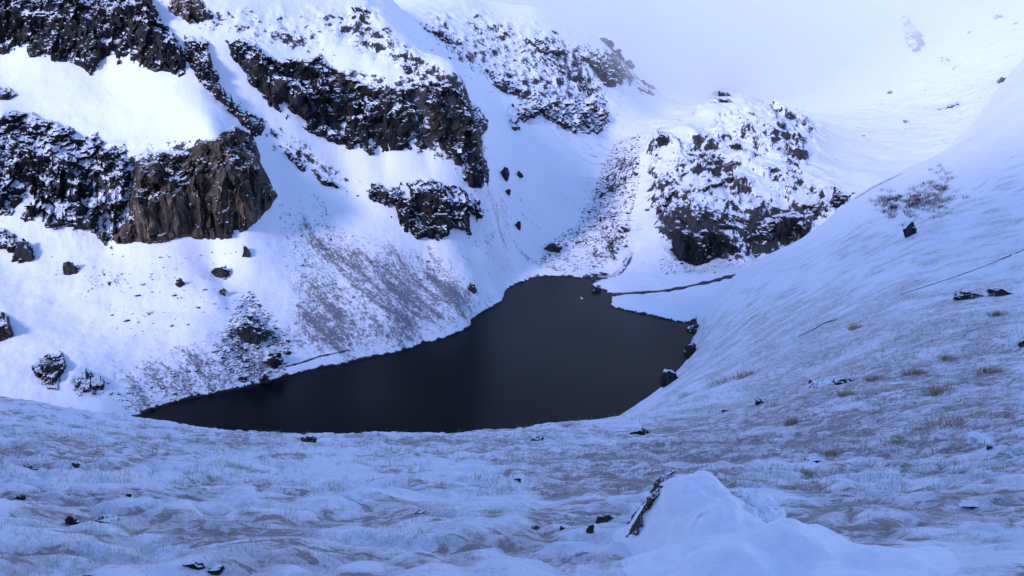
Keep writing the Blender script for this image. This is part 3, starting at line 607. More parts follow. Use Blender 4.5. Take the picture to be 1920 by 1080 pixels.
scatter_outcrops(hs, 'tiny rock on the misty snow slope high at right', 'tiny rocks on the misty right slope', 'grey', -0.15, mount, 2.0, 5)
kn = [(1262,300,30,10,-.3),(1240,296,16,14,0),(1300,290,26,12,.3),(1345,262,26,9,.3),(1400,250,36,9,.35),(1440,262,34,9,.35),(1480,250,26,8,.4),(1520,240,20,8,.5),(1410,212,22,12,.2),(1450,205,20,8,.6),(1500,215,22,7,.6),
      (1425,290,40,11,.3),(1470,285,30,9,.3),(1345,300,24,12,.2),(1390,300,26,9,.3),(1250,330,24,9,-.5),(1218,330,9,34,.2),(1320,330,22,8,-.3),(1440,352,12,6,0),(1480,350,24,8,.2),(1345,400,30,8,-.1),(1212,392,18,12,-.4),(1230,420,14,12,-.3),
      (1400,232,24,9,.3),(1360,228,22,10,.2),(1300,318,20,8,-.4),(1330,288,16,14,.5),(1290,270,24,9,.2),(1270,260,22,8,0),(1425,476,40,9,-.2),(1460,470,30,8,-.3),(1510,352,18,7,.3),(1538,360,10,8,0),(1260,352,18,8,-.3)]
scatter_outcrops(kn, 'small rock patch showing through the snow of the knoll behind the lake', 'small rock patches on the knoll', 'grey', -0.02)
lm = [(560,130,20,9,.5),(600,60,18,9,.6),(660,70,14,9,.4),(620,100,20,8,.6),(700,110,20,10,.6),(730,80,16,8,.5),(820,130,18,10,.6),(560,30,14,8,.4),(470,20,18,8,.5),(520,60,18,8,.5),(780,100,12,8,.6),(680,140,26,10,.4),(590,16,16,7,.3)]
scatter_outcrops(lm, 'small dark rock on the snow above the great diagonal cliff', 'rocks above the great diagonal cliff', 'cliff', 0.0)
fs_ = [(880,40,30,8,.6),(920,70,26,7,.6),(960,110,30,8,.5),(1010,140,34,9,.5),(1050,130,30,9,.6),(1090,160,30,9,.6),(1120,190,28,10,.6),(1040,60,24,7,.6),(1140,80,26,7,.5),(1000,40,22,6,.5),(940,100,24,7,.5),(1130,220,26,9,.6),(1180,120,20,7,.7)]
scatter_outcrops(fs_, 'thin slanting rock streak on the hazy farther slope', 'rock streaks on the farther slope', 'grey', 0.04, amp=2.4, maxoff=6)


# ------------------------------------------------------------------ the rest of the setting
far_profiles = [
 (-1500,[('z',250,1262),('z',420,2500),('z',470,5200)]),
 (0,   [('z',250,1262),('z',420,2500),('z',470,5200)]),
 (600, [('z',100,1262),('z',330,2500),('z',470,5200)]),
 (1000,[('z',40,1262),('z',150,1900),(10,3300),(-30,5200)]),
 (1200,[('z',25,1262),(140,1800),(70,2900),(-10,4300),(-30,5200)]),
 (1350,[('z',25,1262),(172,1800),(110,2900),(10,4300),(-25,5200)]),
 (1480,[('z',25,1262),(172,1800),(110,2900),(10,4300),(-25,5200)]),
 (1620,[('z',40,1262),(140,1800),(60,2900),(-20,4300),(-30,5200)]),
 (1800,[('z',90,1262),(50,1800),(-30,2900),('z',470,5200)]),
 (2400,[('z',200,1262),('z',420,2500),('z',470,5200)]),
]
farl = Layer(far_profiles, -1.2, 1.2, 420, 1262, 5200, 300)
X, Y, Z = farl.X, farl.Y, farl.Z
farl.Z = Z + 14 * fbm(X / 260, Y / 260, None, 5, 91) + 26 * (ridged(X / 500, Y / 700, None, 4, 92) - 0.5) * sstep(1300, 2600, Y); farl.refresh()
fm = tag(farl.build('far_mountains', MAT['mountain']), 'misty far mountains closing the valley', kind='structure')
FU, FV = pix(farl.X, farl.Y, farl.Z)
frk = zone([([(1320,70),(1380,75),(1385,98),(1340,95)],0.65), ([(1420,72),(1448,74),(1446,92),(1424,90)],0.6), ([(1480,70),(1510,76),(1490,84)],0.5)], 20, FU, FV)
attr(fm, 'rocky', frk); attr(fm, 'scree', np.zeros(FU.shape))

# the ridge behind the viewer, whose shade lies over the lake and the near slopes
dx_, dy_ = math.sin(SUN_AZ), math.cos(SUN_AZ)
al = np.linspace(-640, -5, 170)[:, None]; nn = np.linspace(-900, 330, 260)[None]
crest_z = 385 + 26 * fbm(nn / 90, nn * 0, None, 4, 61) + 0 * al
rise = np.where(al > -320, sstep(-320, -5, -al - 325 + 0 * nn) * 0 + (-al - 5) / 315, 1 - 0.5 * (-al - 320) / 320)
base = 95.5 - 0.25 * np.maximum(nn - 20, 0)
zr = base + (crest_z - base) * np.clip(rise, 0, 1) ** 0.9
flank = sstep(RIDGE_END + 60, RIDGE_END - 40, nn + 14 * fbm(al / 70, nn / 70, None, 3, 64))
zr = 20 + (zr - 20) * (0.18 + 0.82 * flank) - 1.5 * (al > -9)
zr = zr + 7 * fbm(al / 40, nn / 40, None, 4, 63) * sstep(-30, -120, al)
xr = al * dx_ - nn * dy_; yr = al * dy_ + nn * dx_
rb = mesh_obj('ridge', np.stack([xr, yr, zr], -1).reshape(-1, 3), grid_faces(170, 260), MAT['mountain'], smooth=True)
tag(rb, 'snowy ridge rising behind the viewpoint', kind='structure')
attr(rb, 'rocky', np.full(xr.shape, 0.25)); attr(rb, 'scree', np.zeros(xr.shape))

# ------------------------------------------------------------------ ribbons: stream, footpaths
def ribbon(name, label, pts, width, layer, mat, lift=0.12, wob=0.5, n=90):
    pts = np.array(pts, float); t = np.linspace(0, len(pts) - 1, n)
    u = np.interp(t, np.arange(len(pts)), pts[:, 0]); v = np.interp(t, np.arange(len(pts)), pts[:, 1])
    D = layer.hit(u, v); ok = ~np.isnan(D); D = np.interp(np.arange(n), np.where(ok)[0], D[ok])
    k = np.ones(5) / 5; D = np.convolve(np.pad(D, 2, 'edge'), k, 'valid')
    P = point(u, v, D); T = np.gradient(P[:, :2], axis=0); T /= np.linalg.norm(T, axis=1)[:, None] + 1e-9
    N = np.stack([-T[:, 1], T[:, 0]], 1)
    w = width * (0.55 + wob * vnoise(np.arange(n) / 4.0, np.zeros(n), None, 5)) * np.minimum(1, np.minimum(np.arange(n), np.arange(n)[::-1]) / 8 + 0.15)
    rows = []
    for f, dz in ((-1, -0.25), (-0.5, 1), (0, 1.1), (0.5, 1), (1, -0.25)):
        q = P[:, :2] + N * (w * f / 2)[:, None] + N * (0.25 * width * fbm(np.arange(n) / 6, np.full(n, f * 3.0), None, 2, 8))[:, None]
        rows.append(np.column_stack([q, layer.height(q[:, 0], q[:, 1]) + lift * dz]))
    V = np.stack(rows, 1)
    o = mesh_obj(name, V.reshape(-1, 3), grid_faces(n, 5), MAT[mat], smooth=True)
    return tag(o, label, kind='structure')
ribbon('stream', 'dark narrow stream cut through the snow flat into the lake', [(1112,556),(1150,553),(1200,549),(1250,545),(1300,535),(1340,527),(1378,515)], 4.2, mount, 'track', 0.3)
ribbon('footpath', 'thin dark path slanting up the right hillside', [(1690,552),(1740,536),(1800,516),(1860,494),(1925,466)], 0.55, near, 'track', 0.06)
ribbon('footpath', 'short faint path above the lake on the right hillside', [(1496,632),(1525,618),(1545,606),(1572,598)], 0.9, near, 'track', 0.06)
ribbon('footpath', 'path along the upper edge of the right hillside beside the knoll', [(1602,374),(1640,350),(1690,326)], 2.0, near, 'track', 0.15)
ribbon('shore_track', 'faint line parallel to the left lake shore', [(526,690),(560,682),(600,668),(640,660),(656,656)], 0.8, mount, 'track', 0.1)

# ------------------------------------------------------------------ stones
def icosphere(sub):
    t = (1 + 5 ** 0.5) / 2
    V = [(-1,t,0),(1,t,0),(-1,-t,0),(1,-t,0),(0,-1,t),(0,1,t),(0,-1,-t),(0,1,-t),(t,0,-1),(t,0,1),(-t,0,-1),(-t,0,1)]
    Fc = [(0,11,5),(0,5,1),(0,1,7),(0,7,10),(0,10,11),(1,5,9),(5,11,4),(11,10,2),(10,7,6),(7,1,8),(3,9,4),(3,4,2),(3,2,6),(3,6,8),(3,8,9),(4,9,5),(2,4,11),(6,2,10),(8,6,7),(9,8,1)]
    V = [np.array(v) / np.linalg.norm(v) for v in V]
    for _ in range(sub):
        mid = {}; nf = []
        def m(a, b):
            k = (min(a, b), max(a, b))
            if k not in mid: p = V[a] + V[b]; V.append(p / np.linalg.norm(p)); mid[k] = len(V) - 1
            return mid[k]
        for a, b, c in Fc:
            x, y, z = m(a, b), m(b, c), m(c, a); nf += [(a, x, z), (b, y, x), (c, z, y), (x, y, z)]
        Fc = nf
    return np.array(V), np.array(Fc)

def stone_shape(seed, sub=2):
    V, Fc = icosphere(sub); r = np.random.default_rng(seed)
    for _ in range(9):                                        # split faces
        n = r.normal(size=3); n /= np.linalg.norm(n); dd = r.uniform(0.45, 0.85)
        k = V @ n; V = np.where((k > dd)[:, None], V - np.outer(k - dd, n), V)
    V = V * (1 + 0.12 * fbm(V[:, 0] * 2 + seed, V[:, 1] * 2, V[:, 2] * 2, 2, seed))[:, None]
    V = V * np.array([1.0, r.uniform(0.7, 1.0), r.uniform(0.5, 0.8)])
    return V, Fc
SHAPES = [stone_shape(300 + i, 2) for i in range(5)]
SMALL = [stone_shape(320 + i, 1) for i in range(6)]
STONE_MESH = []
for V, Fc in SMALL:
    o = mesh_obj('stone', V, Fc, MAT['stone']); attr(o, 'cover', np.full(len(V), 0.02)); STONE_MESH.append(o.data); bpy.data.objects.remove(o)

def in_poly(poly, n):
    P = np.array(poly, float); out = []
    while len(out) < n:
        u = rng.uniform(P[:, 0].min(), P[:, 0].max(), n * 3); v = rng.uniform(P[:, 1].min(), P[:, 1].max(), n * 3)
        k = sdist(u, v, poly) > 0; out += list(zip(u[k], v[k]))
    return np.array(out[:n])

fields = [  # outline, how many singly, size in pixels, how many more as a mass, label, group
 ([(90,480),(450,470),(470,560),(400,600),(250,640),(120,560)], 40, (5, 13), 120, 'small dark stone lying singly on the snow below the brown cliff', 'stones on the snow below the brown cliff'),
 ([(462,540),(500,580),(545,640),(535,700),(440,720),(400,660),(430,600)], 74, (8, 22), 700, 'dark block of the rockfall pile on the left shore', 'blocks of the rockfall pile'),
 ([(200,740),(330,690),(430,660),(540,690),(420,735),(260,792)], 52, (6, 14), 620, 'snow-capped stone on the left shore between rockfall pile and near hillside', 'stones along the left shore'),
 ([(520,380),(700,450),(850,490),(930,560),(880,605),(650,680),(570,620),(530,480)], 62, (3.5, 9), 2600, 'small stone of the stony scree under the diagonal cliff', 'stones of the scree under the diagonal cliff'),
 ([(1010,500),(1020,460),(1080,420),(1120,340),(1150,270),(1200,250),(1200,340),(1180,420),(1140,500),(1060,512)], 50, (6, 17), 1500, 'dark stone in the gully at the head of the lake', 'stones in the gully'),
 ([(1230,480),(1420,490),(1360,512),(1240,515)], 14, (5, 12), 160, 'stone fallen at the foot of the black knoll overhang', 'stones under the knoll overhang'),
 ([(760,60),(900,60),(1060,100),(1180,150),(1150,240),(1000,230),(900,170)], 14, (4, 10), 260, 'small rock on the hazy farther slope', 'rocks on the farther slope'),
]
mass_v, mass_f, nv = [], [], 0
def upright(yaw): return Matrix.Rotation(yaw, 4, 'Z')
for poly, k, (s0, s1), extra, label, group in fields:
    uv = in_poly(poly, k + extra); D = mount.hit(uv[:, 0], uv[:, 1]); P = point(uv[:, 0], uv[:, 1], D)
    for i in range(len(uv)):
        if not np.isfinite(D[i]): continue
        if P[i, 2] < 0.3: continue
        big = i < k
        spx = s0 + (s1 - s0) * random.random() ** 2.2 if big else s0 * random.uniform(0.3, 1.0)
        size = 0.5 * spx * D[i] / F
        sc3 = (size * random.uniform(0.9, 1.4), size * random.uniform(0.8, 1.1), size * random.uniform(0.7, 1.0))
        M = Matrix.Translation(Vector(P[i]) + Vector((0, 0, sc3[2] * 0.12))) @ upright(random.uniform(0, 6.28)) @ Matrix.Rotation(random.uniform(-.4, .4), 4, 'X') @ Matrix.Diagonal((*sc3, 1))
        if big:
            o = bpy.data.objects.new('stone', random.choice(STONE_MESH)); col.objects.link(o); o.matrix_world = M
            tag(o, label, 'stone', group)
        else:
            V, Fc = random.choice(SMALL); A = np.array(M); Vw = V @ A[:3, :3].T + A[:3, 3]
            mass_v.append(Vw); mass_f.append(Fc + nv); nv += len(V)
o = mesh_obj('scree_stones', np.concatenate(mass_v), np.concatenate(mass_f), MAT['stone']); attr(o, 'cover', np.full(nv, 0.05))
tag(o, 'countless small stones strewn over the scree and gully', 'scree', kind='stuff')

def boulder(name, label, cat, u, v, wpx, hpx, layer, mat='stone', sh=0, yaw=0.0, sink=0.25, depth=0.8, cover=0.0, group=None, tilt=0.0):
    D = float(layer.hit(np.array([u], float), np.array([v + hpx * 0.3]))[0])
    if not math.isfinite(D): D = 60.0
    P = point(u, v + hpx * 0.3, D); V, Fc = SHAPES[sh % 5]
    a, h = 0.5 * wpx * D / F, 0.5 * hpx * D / F / 0.62
    c, s_ = math.cos(yaw), math.sin(yaw)
    V = V @ np.array([[c, -s_, 0], [s_, c, 0], [0, 0, 1]]).T
    V = V / np.abs(V).max(0)
    V = V * (1 + 0.42 * fbm(V[:, 0] * 2.2 + u, V[:, 1] * 3 + v, V[:, 2] * 3, 3, int(u) % 97))[:, None]
    V = V * np.array([a, a * depth, h])
    ct, st = math.cos(tilt), math.sin(tilt)
    V = V @ np.array([[ct, 0, st], [0, 1, 0], [-st, 0, ct]]).T
    o = mesh_obj(name, V, Fc, MAT[mat]); o.location = P + np.array([0, 0, h * (0.62 - sink)])
    attr(o, 'cover', np.full(len(V), cover))
    return tag(o, label, cat, group)
B = boulder
B('boulder','dark boulder sunk in the snow below the broken cliff','boulder',131,505,30,24,mount,sh=0)
B('boulder','jagged boulder at the left edge below the low rock step','boulder',45,474,44,34,mount,sh=1)
B('boulder','wide dark boulder in the snow under the brown cliff','boulder',414,512,36,17,mount,sh=2)
B('boulder','slanting dark stone left of the wide boulder under the brown cliff','boulder',337,532,16,14,mount,sh=3)
B('boulder','dark stone below the wide boulder under the brown cliff','boulder',418,548,17,12,mount,sh=4)
B('boulder','stone above the wide boulder, touching the foot of the brown cliff','boulder',462,474,18,16,mount,sh=1)
B('boulder','larger lone boulder on the snow right of the great diagonal cliff','boulder',945,328,20,18,mount,sh=2)
B('boulder','smaller lone boulder right of the larger one beside the diagonal cliff','boulder',974,329,15,10,mount,sh=0)
B('boulder','flat dark stone on the slope below the lone boulders','boulder',952,361,12,8,mount,sh=3)
B('boulder','elongated dark stone above the inlet scree','boulder',972,424,14,13,mount,sh=4)
B('boulder','long dark stone above the bend of the left shore','boulder',885,541,24,14,mount,sh=1,tilt=0.4)
B('boulder','biggest block inside the rockfall pile on the left shore','boulder',470,628,44,26,mount,sh=2,cover=0.05)
B('boulder','block at the lower right corner of the rockfall pile','boulder',512,676,40,22,mount,sh=3,cover=0.05)
B('boulder','lowest block of the rockfall pile beside the water','boulder',498,712,24,14,mount,sh=0,cover=0.05)
B('boulder','dark stone at the left tip of the lake','boulder',240,788,30,14,mount,sh=4,cover=0.0)
B('boulder','dark boulder on the lake inlet shore below the gully','boulder',1036,466,32,16,mount,sh=2)
B('boulder','stone standing in the water by the stream mouth','boulder',1118,545,26,12,mount,sh=1,cover=0.05)
B('boulder','black shore rock where the right hillside meets the lake','boulder',1254,712,40,26,near,sh=0,sink=0.1)
B('boulder','dark rock at the bend of the right lake shore','boulder',1292,664,34,24,near,sh=3,sink=0.1)
B('boulder','small rock at the upper corner of the right lake shore','boulder',1304,618,32,14,near,sh=4,sink=0.1)
B('boulder','dark round boulder alone on the upper right hillside','boulder',1702,436,26,26,near,sh=2,cover=0.0)
# foreground stones and earth clods
fg = [
 ('earth_bank','left one of two dark earth banks on the right hillside',1820,551,58,16,'clod',0),
 ('earth_bank','right one of two dark earth banks on the right hillside',1874,545,54,18,'clod',1),
 ('stone','dark stone at the right picture edge on the hillside',1916,640,18,20,'stone',2),
 ('earth_bank','long low dark earth step in the middle of the right hillside',1541,719,62,9,'clod',3),
 ('earth_bank','short dark earth step right above the long low one',1586,712,38,11,'clod',4),
 ('stone','dark clod below the two earth steps of the right hillside',1426,752,22,9,'clod',0),
 ('stone','small dark clod above the near crest below the right shore',1360,768,16,7,'clod',1),
 ('stone','snow-capped dark stone near the crest below the right lake corner',1198,806,34,16,'stone',2),
 ('stone','flat dark stone on the crest in front of the lake',1006,820,28,10,'stone',3),
 ('stone','dark rock breaking the snowy crest in front of the lake',582,818,34,22,'stone',4),
 ('stone','flat dark stone in the snow left of the grassy patch',1528,862,42,7,'clod',0),
 ('stone','small black stone on the white snow block at right',1856,837,14,8,'stone',1),
 ('stone','long thin dark stone at the far right foreground',1820,945,48,8,'clod',2),
 ('stone','round black rock beside the snow mound',1131,968,36,22,'clod',3),
 ('stone','black hooked rock left of the round black rock',1108,984,16,28,'clod',4),
 ('stone','black upright rock under the left flank of the snow mound',1187,988,24,44,'clod',0),
 ('stone','little black stone left of the hooked rock',1054,988,14,9,'clod',1),
 ('stone','flat little stone in the middle foreground',1002,988,22,7,'clod',2),
 ('stone','reddish flat stone in the middle foreground',786,960,22,6,'stone',3),
 ('stone','small dark stone alone in the centre of the near slope',972,897,14,9,'stone',4),
 ('stone','craggy dark stone in the left foreground snow lump',135,972,28,20,'clod',0),
 ('stone','long flat dark stone right of the craggy one in the left foreground',196,974,58,10,'clod',1),
 ('stone','dark stone near the left edge of the foreground',36,930,24,9,'clod',2),
 ('stone','small oval dark stone in the left foreground',240,927,12,7,'stone',3),
 ('stone','long dark stone in the grass at the far left of the near slope',60,874,34,8,'clod',4),
 ('stone','dark clod beside the long stone at the far left',140,868,18,10,'clod',1),
 ('stone','slanting dark stone at the bottom edge left',362,1054,44,16,'clod',2),
 ('stone','dark clod at the bottom edge right of the slanting stone',404,1064,34,12,'clod',3),
 ('stone','dark stone cut by the bottom edge at left',165,1078,22,10,'clod',4),
]
for nm, lb, u, v, w, h, mt, sh in fg:
    B(nm, lb, 'earth bank' if nm == 'earth_bank' else 'stone', u, v + 0.25 * h, w * 1.15, h * 0.85, near, 'clod', sh, depth=0.8, sink=0.45, cover=-0.17)

# ------------------------------------------------------------------ snow mound in the foreground
def mound():
    gx = np.linspace(0.2, 5.2, 190); gy = np.linspace(4.6, 10.6, 210)
    Xg, Yg = np.meshgrid(gx, gy, indexing='ij')
    Xw = Xg + 0.10 * fbm(Xg / 0.5, Yg / 0.5, None, 3, 71); Yw = Yg + 0.12 * fbm(Xg / 0.6, Yg / 0.6, None, 3, 72)
    dx, dy = Xw - 1.98, Yw - 8.0
    ax = np.abs(dx + 0.12 * (Yw - 8)) / np.where(dx < 0, 0.60, 0.62); ay = np.abs(dy) / np.where(dy > 0, 0.5, 1.15)
    h = 1.0 * np.exp(-(ax ** 3.4 + ay ** 2.2)) * (1 - 0.16 * sstep(0.1, 0.7, dx))
    h = np.maximum(h, 0.36 * np.exp(-(((Xw - 2.5) / 1.2) ** 2 + ((Yw - 6.5) / 0.9) ** 2)))
    h = h + 0.30 * np.exp(-(((Xw - 2.72) / 0.20) ** 2 + ((Yw - 7.9) / 0.30) ** 2))
    fm1, _g = facets(Xg, Yg, 0 * Xg, 0.32, 611)
    h = h + 0.045 * fbm(Xg / 0.30, Yg / 0.30, None, 4, 73) * (0.3 + 1.2 * sstep(0.1, 0.6, h)) + 0.03 * fm1 * sstep(0.15, 0.5, h) - 0.075
    Zg = near.height(Xg, Yg) + h
    keep = h > -0.05
    f = grid_faces(*Xg.shape, keep=keep); used = np.unique(f); rm = np.full(Xg.size, -1); rm[used] = np.arange(len(used))
    o = mesh_obj('snow_mound', np.stack([Xg, Yg, Zg], -1).reshape(-1, 3)[used], rm[f], MAT['snow'], smooth=True)
    tag(o, 'big smooth snow mound with a dark earthy left edge in the right foreground', 'snow mound')
    def lump(name, u, v, w, h_, Yd, mat, sh, tilt=0.0):
        V, Fc = SHAPES[sh]; a, hh = 0.5 * w * Yd / F / 0.9, 0.5 * h_ * Yd / F / 0.9
        V = V / np.abs(V).max(0)
        V = V * (1 + 0.35 * fbm(V[:, 0] * 2.5 + u, V[:, 1] * 2.5, V[:, 2] * 2.5 + v, 3, sh + 4))[:, None] * np.array([a, a * 0.9, hh])
        ct, st = math.cos(tilt), math.sin(tilt); V = V @ np.array([[ct, 0, st], [0, 1, 0], [-st, 0, ct]]).T
        p = mesh_obj(name, V + point(u, v, Yd), Fc, MAT[mat], o)
        if mat == 'stone': attr(p, 'cover', np.full(len(V), -0.2))
        return p
    poly = [(1276,879),(1262,890),(1250,898),(1243,912),(1234,930),(1222,948),(1208,966),(1204,984),(1194,1004),(1174,1006),(1180,982),(1190,962),(1206,944),(1218,926),(1228,904),(1244,890),(1262,880)]
    us = np.arange(1164, 1286, 1.5); vs_ = np.arange(870, 1014, 1.5); U, V_ = np.meshgrid(us, vs_, indexing='ij')
    sd = sdist(U, V_, poly) + 5.0 * fbm(U / 9, V_ / 9, None, 3, 5)
    aw, e = ray(U, V_); Ys = np.arange(6.0, 11.0, 0.012); hitY = np.full(U.shape, np.nan)
    ix = lambda X_: np.clip(((X_ - gx[0]) / (gx[1] - gx[0])).round().astype(int), 0, len(gx) - 1)
    iy = lambda Y_: int(np.clip(round((Y_ - gy[0]) / (gy[1] - gy[0])), 0, len(gy) - 1))
    for Yq in Ys[::-1]:
        hitY = np.where(H + e * Yq <= Zg[ix(aw * Yq), iy(Yq)], Yq, hitY)
    hitY = np.where(np.isnan(hitY), 8.3, hitY)
    for _ in range(3):
        q_ = np.pad(hitY, 2, 'edge'); hitY = sum(q_[a:a + U.shape[0], b:b + U.shape[1]] for a in range(5) for b in range(5)) / 25
    f1, _g = facets(U / 12, V_ / 12, 0 * U, 1.0, 77); f2, _g = facets(U / 5, V_ / 5, 0 * U, 1.0, 78)
    Yd = hitY - sstep(0, 6, sd) * (0.05 + 0.05 * np.abs(f1) + 0.02 * np.abs(f2)) + 0.02 * (sd < 0)
    f = grid_faces(*U.shape, keep=sd > -2); used = np.unique(f); rm = np.full(U.size, -1); rm[used] = np.arange(len(used))
    e_ = mesh_obj('earth_edge', np.stack([aw * Yd, Yd, H + e * Yd], -1).reshape(-1, 3)[used], rm[f], MAT['clod'], o); attr(e_, 'cover', np.full(len(used), -0.05))
    return o
mound()
def snow_chunk(label, u, v, w, h, Yd, seed):
    V, Fc = icosphere(4); a, hh = 0.5 * w * Yd / F, 0.5 * h * Yd / F
    f1, _g = facets(V[:, 0], V[:, 1], V[:, 2], 0.55, seed); f2, _g = facets(V[:, 0], V[:, 1], V[:, 2], 0.25, seed + 9)
    V = V * (1 + 0.35 * fbm(V[:, 0] * 1.6 + seed, V[:, 1] * 1.6, V[:, 2] * 1.6, 3, seed) + 0.30 * f1 + 0.14 * f2)[:, None]
    V[:, 0] += 0.55 * -V[:, 2]                                # leans down to the right
    o = mesh_obj('snow_chunk', V * np.array([a, a * 0.9, hh]), Fc, MAT['snow']); o.location = point(u, v, Yd)
    return tag(o, label, 'snow chunk')
snow_chunk('crumbly bright snow chunk leaning on the right side of the snow mound', 1432, 956, 76, 74, 7.5, 5)
snow_chunk('small white snow block on the grassy patch near the right edge', 1838, 826, 44, 30, float(near.hit(np.array([1838.]), np.array([832.]))[0]), 9)

# ------------------------------------------------------------------ grass
def blades(pos, height, n, spread, lean=0.5):
    """n narrow bent blades -> verts, faces"""
    Vs, Fs, k = [], [], 0
    for _ in range(n):
        a = random.uniform(0, 6.283); r = spread * random.random() ** 0.7
        x, y = pos[0] + r * math.cos(a), pos[1] + r * math.sin(a); h = height * random.uniform(0.5, 1.0); l = lean * h * random.uniform(0.3, 1.2)
        w = height * 0.016 * random.uniform(0.7, 1.4); b = a + random.uniform(-1, 1); cx, cy = math.cos(b), math.sin(b); px, py = -math.sin(b) * w, math.cos(b) * w
        if random.random() < 0.5: px, py = w, 0
        z = pos[2] - 0.1 * height
        Vs += [(x - px, y - py, z), (x + px, y + py, z), (x + cx * l * 0.4 + px * .8, y + cy * l * 0.4 + py * .8, z + h * 0.65), (x + cx * l * 0.4 - px * .8, y + cy * l * 0.4 - py * .8, z + h * 0.65), (x + cx * l, y + cy * l, z + h)]
        Fs += [(k, k + 1, k + 2), (k, k + 2, k + 3), (k + 3, k + 2, k + 4)]; k += 5
    return Vs, Fs
tufts = [(1405,704,46,30),(1487,796,30,36),(1587,742,34,36),(1640,714,40,34),(1716,702,34,30),(1768,734,64,44),(1780,674,34,30),(1856,698,40,36),(1570,852,44,34),(1508,888,34,30),(1866,592,22,34),(1606,616,30,24),
         (1790,800,90,40),(1720,812,70,34),(1680,830,60,30),(1860,780,80,34),(1230,846,50,20),(1060,800,40,16),(1350,720,50,22),(1290,742,40,18)]
tuft_labels = ['brown grass tuft beside the clods above the right lake corner', 'upright grass tuft in the middle of the near right slope', 'grass tuft right below the long low earth step', 'grass tuft right of the short dark earth step',
 'grass tuft higher up between the earth steps and the right edge', 'largest brown grass tuft near the right edge, above the grassy patch', 'grass tuft above the largest tuft near the right edge', 'broad grass tuft close to the right edge of the slope', 'grass tuft beside the flat dark stone on the right slope',
 'grass tuft behind the snow mound', 'slim grass tuft just below the two dark earth banks', 'grass tuft on the slope below the short faint path', 'widest clump of the yellow-brown grassy patch by the snow block', 'middle clump of the yellow-brown grassy patch', 'left end clump of the yellow-brown grassy patch',
 'clump of the grassy patch above the snow block at right', 'low grass tuft in front of the snow-capped dark stone by the crest', 'low grass tuft on the crest right of the flat crest stone', 'grass tuft on the slope right of the lower lake corner', 'low grass tuft on the crest nearest the lower lake corner']
for (u, v, w, h), tl in zip(tufts, tuft_labels):
    D = float(near.hit(np.array([float(u)]), np.array([float(v)]))[0]); P = point(u, v, D)
    Vs, Fs = [], []; base = 0
    for q in range(7):
        p = (P[0] + random.uniform(-.34, .34) * w * D / F, P[1] + random.uniform(-.34, .34) * w * D / F); z = float(near.height(np.array([p[0]]), np.array([p[1]]))[0])
        V_, F_ = blades((p[0], p[1], z), 0.62 * h * D / F * random.uniform(0.5, 1.0), 34, 0.30 * w * D / F, 0.9)
        Vs += V_; Fs += [tuple(i + base for i in f) for f in F_]; base += len(V_)
    o = mesh_obj('grass_tuft', Vs, Fs, MAT['grass'])
    tag(o, tl, 'grass', 'grass tufts on the right hillside')

Vs, Fs, base = [], [], 0
cand_u = rng.uniform(-60, 1980, 30000); cand_v = 540 + 540 * rng.random(30000) ** 0.9
D = near.hit(cand_u, cand_v); Pw = point(cand_u, cand_v, D)
fa = np.clip((Pw[:, 0] / Pw[:, 1] - near.a[0]) / (near.a[1] - near.a[0]), 0, len(near.a) - 1).astype(int)
fs = np.clip(np.nan_to_num((np.log(Pw[:, 1]) - near.s[0]) / (near.s[1] - near.s[0])), 0, len(near.s) - 1).astype(int)
dens = np.nan_to_num(ba[np.nan_to_num(fa).astype(int), fs] * 2.2 + 0.9 * fbm(np.nan_to_num(Pw[:, 0]) / 2.2, np.nan_to_num(Pw[:, 1]) / 2.2, None, 3, 33) + 0.5 * fbm(np.nan_to_num(Pw[:, 0]) / 9, np.nan_to_num(Pw[:, 1]) / 9, None, 2, 34))
for i in np.where(np.isfinite(D) & (dens > 0.0) & (D < 260))[0][:8000]:
    hgt = min(0.06 + 0.008 * D[i], 0.6) * random.uniform(0.4, 1.0)
    if D[i] < 14: hgt *= 0.6
    V_, F_ = blades(tuple(Pw[i]), hgt, 6, hgt * 0.9, 0.8)
    Vs += V_; Fs += [tuple(k + base for k in f) for f in F_]; base += len(V_)
tag(mesh_obj('grass', Vs, Fs, MAT['grass']), 'sparse dry grass stalks poking through the thin snow', 'grass', kind='stuff')

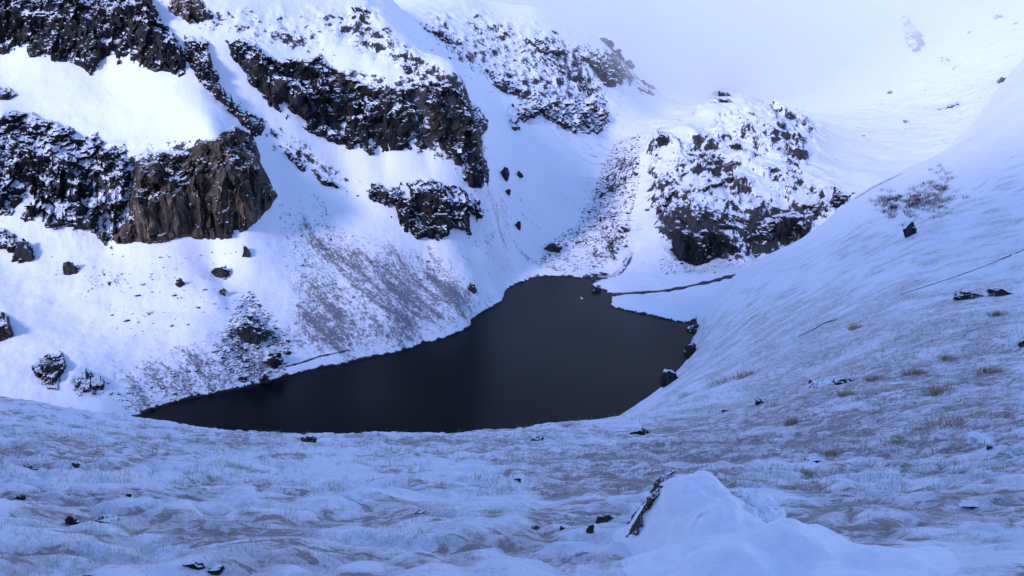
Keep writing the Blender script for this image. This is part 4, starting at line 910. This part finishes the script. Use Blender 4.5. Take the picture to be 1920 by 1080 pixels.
# dark heath shrubs on the upper right hillside
for i, (u, v, w, h, lb) in enumerate([(1676,386,44,46,'left clump of dark shrubs in the cluster on the upper right hillside'),(1722,378,40,40,'middle clump of dark shrubs in the cluster on the upper right hillside'),(1762,368,46,60,'right and tallest clump of dark shrubs in the cluster on the upper right hillside')]):
    D = float(near.hit(np.array([float(u)]), np.array([float(v)]))[0]); Vs, Fs, base = [], [], 0
    for q in range(80):
        uu, vv_ = u + random.gauss(0, w * 0.33), v + random.gauss(0, h * 0.33); d1 = float(near.hit(np.array([uu]), np.array([vv_]))[0])
        if not math.isfinite(d1): continue
        p = point(uu, vv_, d1); V_, F_ = blades(tuple(p), 9 * d1 / F * random.uniform(0.6, 1.3), 26, 7 * d1 / F, 0.9)
        Vs += V_; Fs += [tuple(k + base for k in f) for f in F_]; base += len(V_)
    tag(mesh_obj('shrub', Vs, Fs, MAT['heath']), lb, 'shrub')

# ------------------------------------------------------------------ air
def cloud_bank(name, label, x0, x1, y0, y1, z0, z1, density, aniso, tint):
    """closed bank of cloud with a lumpy front, filling the far end of the valley"""
    n, k = 120, 24
    gx_ = np.linspace(x0, x1, n); gz_ = np.linspace(z0, z1, k); Xc, Zc = np.meshgrid(gx_, gz_, indexing='ij')
    inner = (np.arange(n) > 0)[:, None] * (np.arange(n) < n - 1)[:, None] * (np.arange(k) > 0)[None] * (np.arange(k) < k - 1)[None]
    Yc = y0 + inner * 70 * fbm(Xc / 190, Zc / 120, None, 3, 701)
    front = np.stack([Xc, Yc, Zc], -1).reshape(-1, 3); back = np.stack([Xc, 0 * Yc + y1, Zc], -1).reshape(-1, 3)
    f = grid_faces(n, k); m_ = n * k; idx = np.arange(m_).reshape(n, k)
    sides = []
    for line in (idx[:, 0], idx[:, -1][::-1], idx[0][::-1], idx[-1]):
        for a, b in zip(line[:-1], line[1:]): sides.append((a, a + m_, b + m_, b))
    m = bpy.data.materials.new('cloud_mist'); m.use_nodes = True; t = m.node_tree
    t.nodes.remove(t.nodes['Principled BSDF'])
    v = t.nodes.new('ShaderNodeVolumePrincipled')
    v.inputs['Color'].default_value = tint; v.inputs['Density'].default_value = density; v.inputs['Anisotropy'].default_value = aniso
    t.links.new(v.outputs[0], t.nodes['Material Output'].inputs['Volume'])
    return tag(mesh_obj(name, np.concatenate([front, back]), np.concatenate([f, f[:, ::-1] + m_, np.array(sides)]), m), label, kind='stuff')
low = min(float(np.min(L.Z)) for L in (mount, near, farl)) - 2
cloud_bank('mist_bank', 'white cloud bank swallowing the far end of the valley and its ridges', -6400, 6400, 720, 5400, low, float(np.max(farl.Z)) + 20, MIST_DENSITY, -0.5, (0.965, 0.988, 1.0, 1))
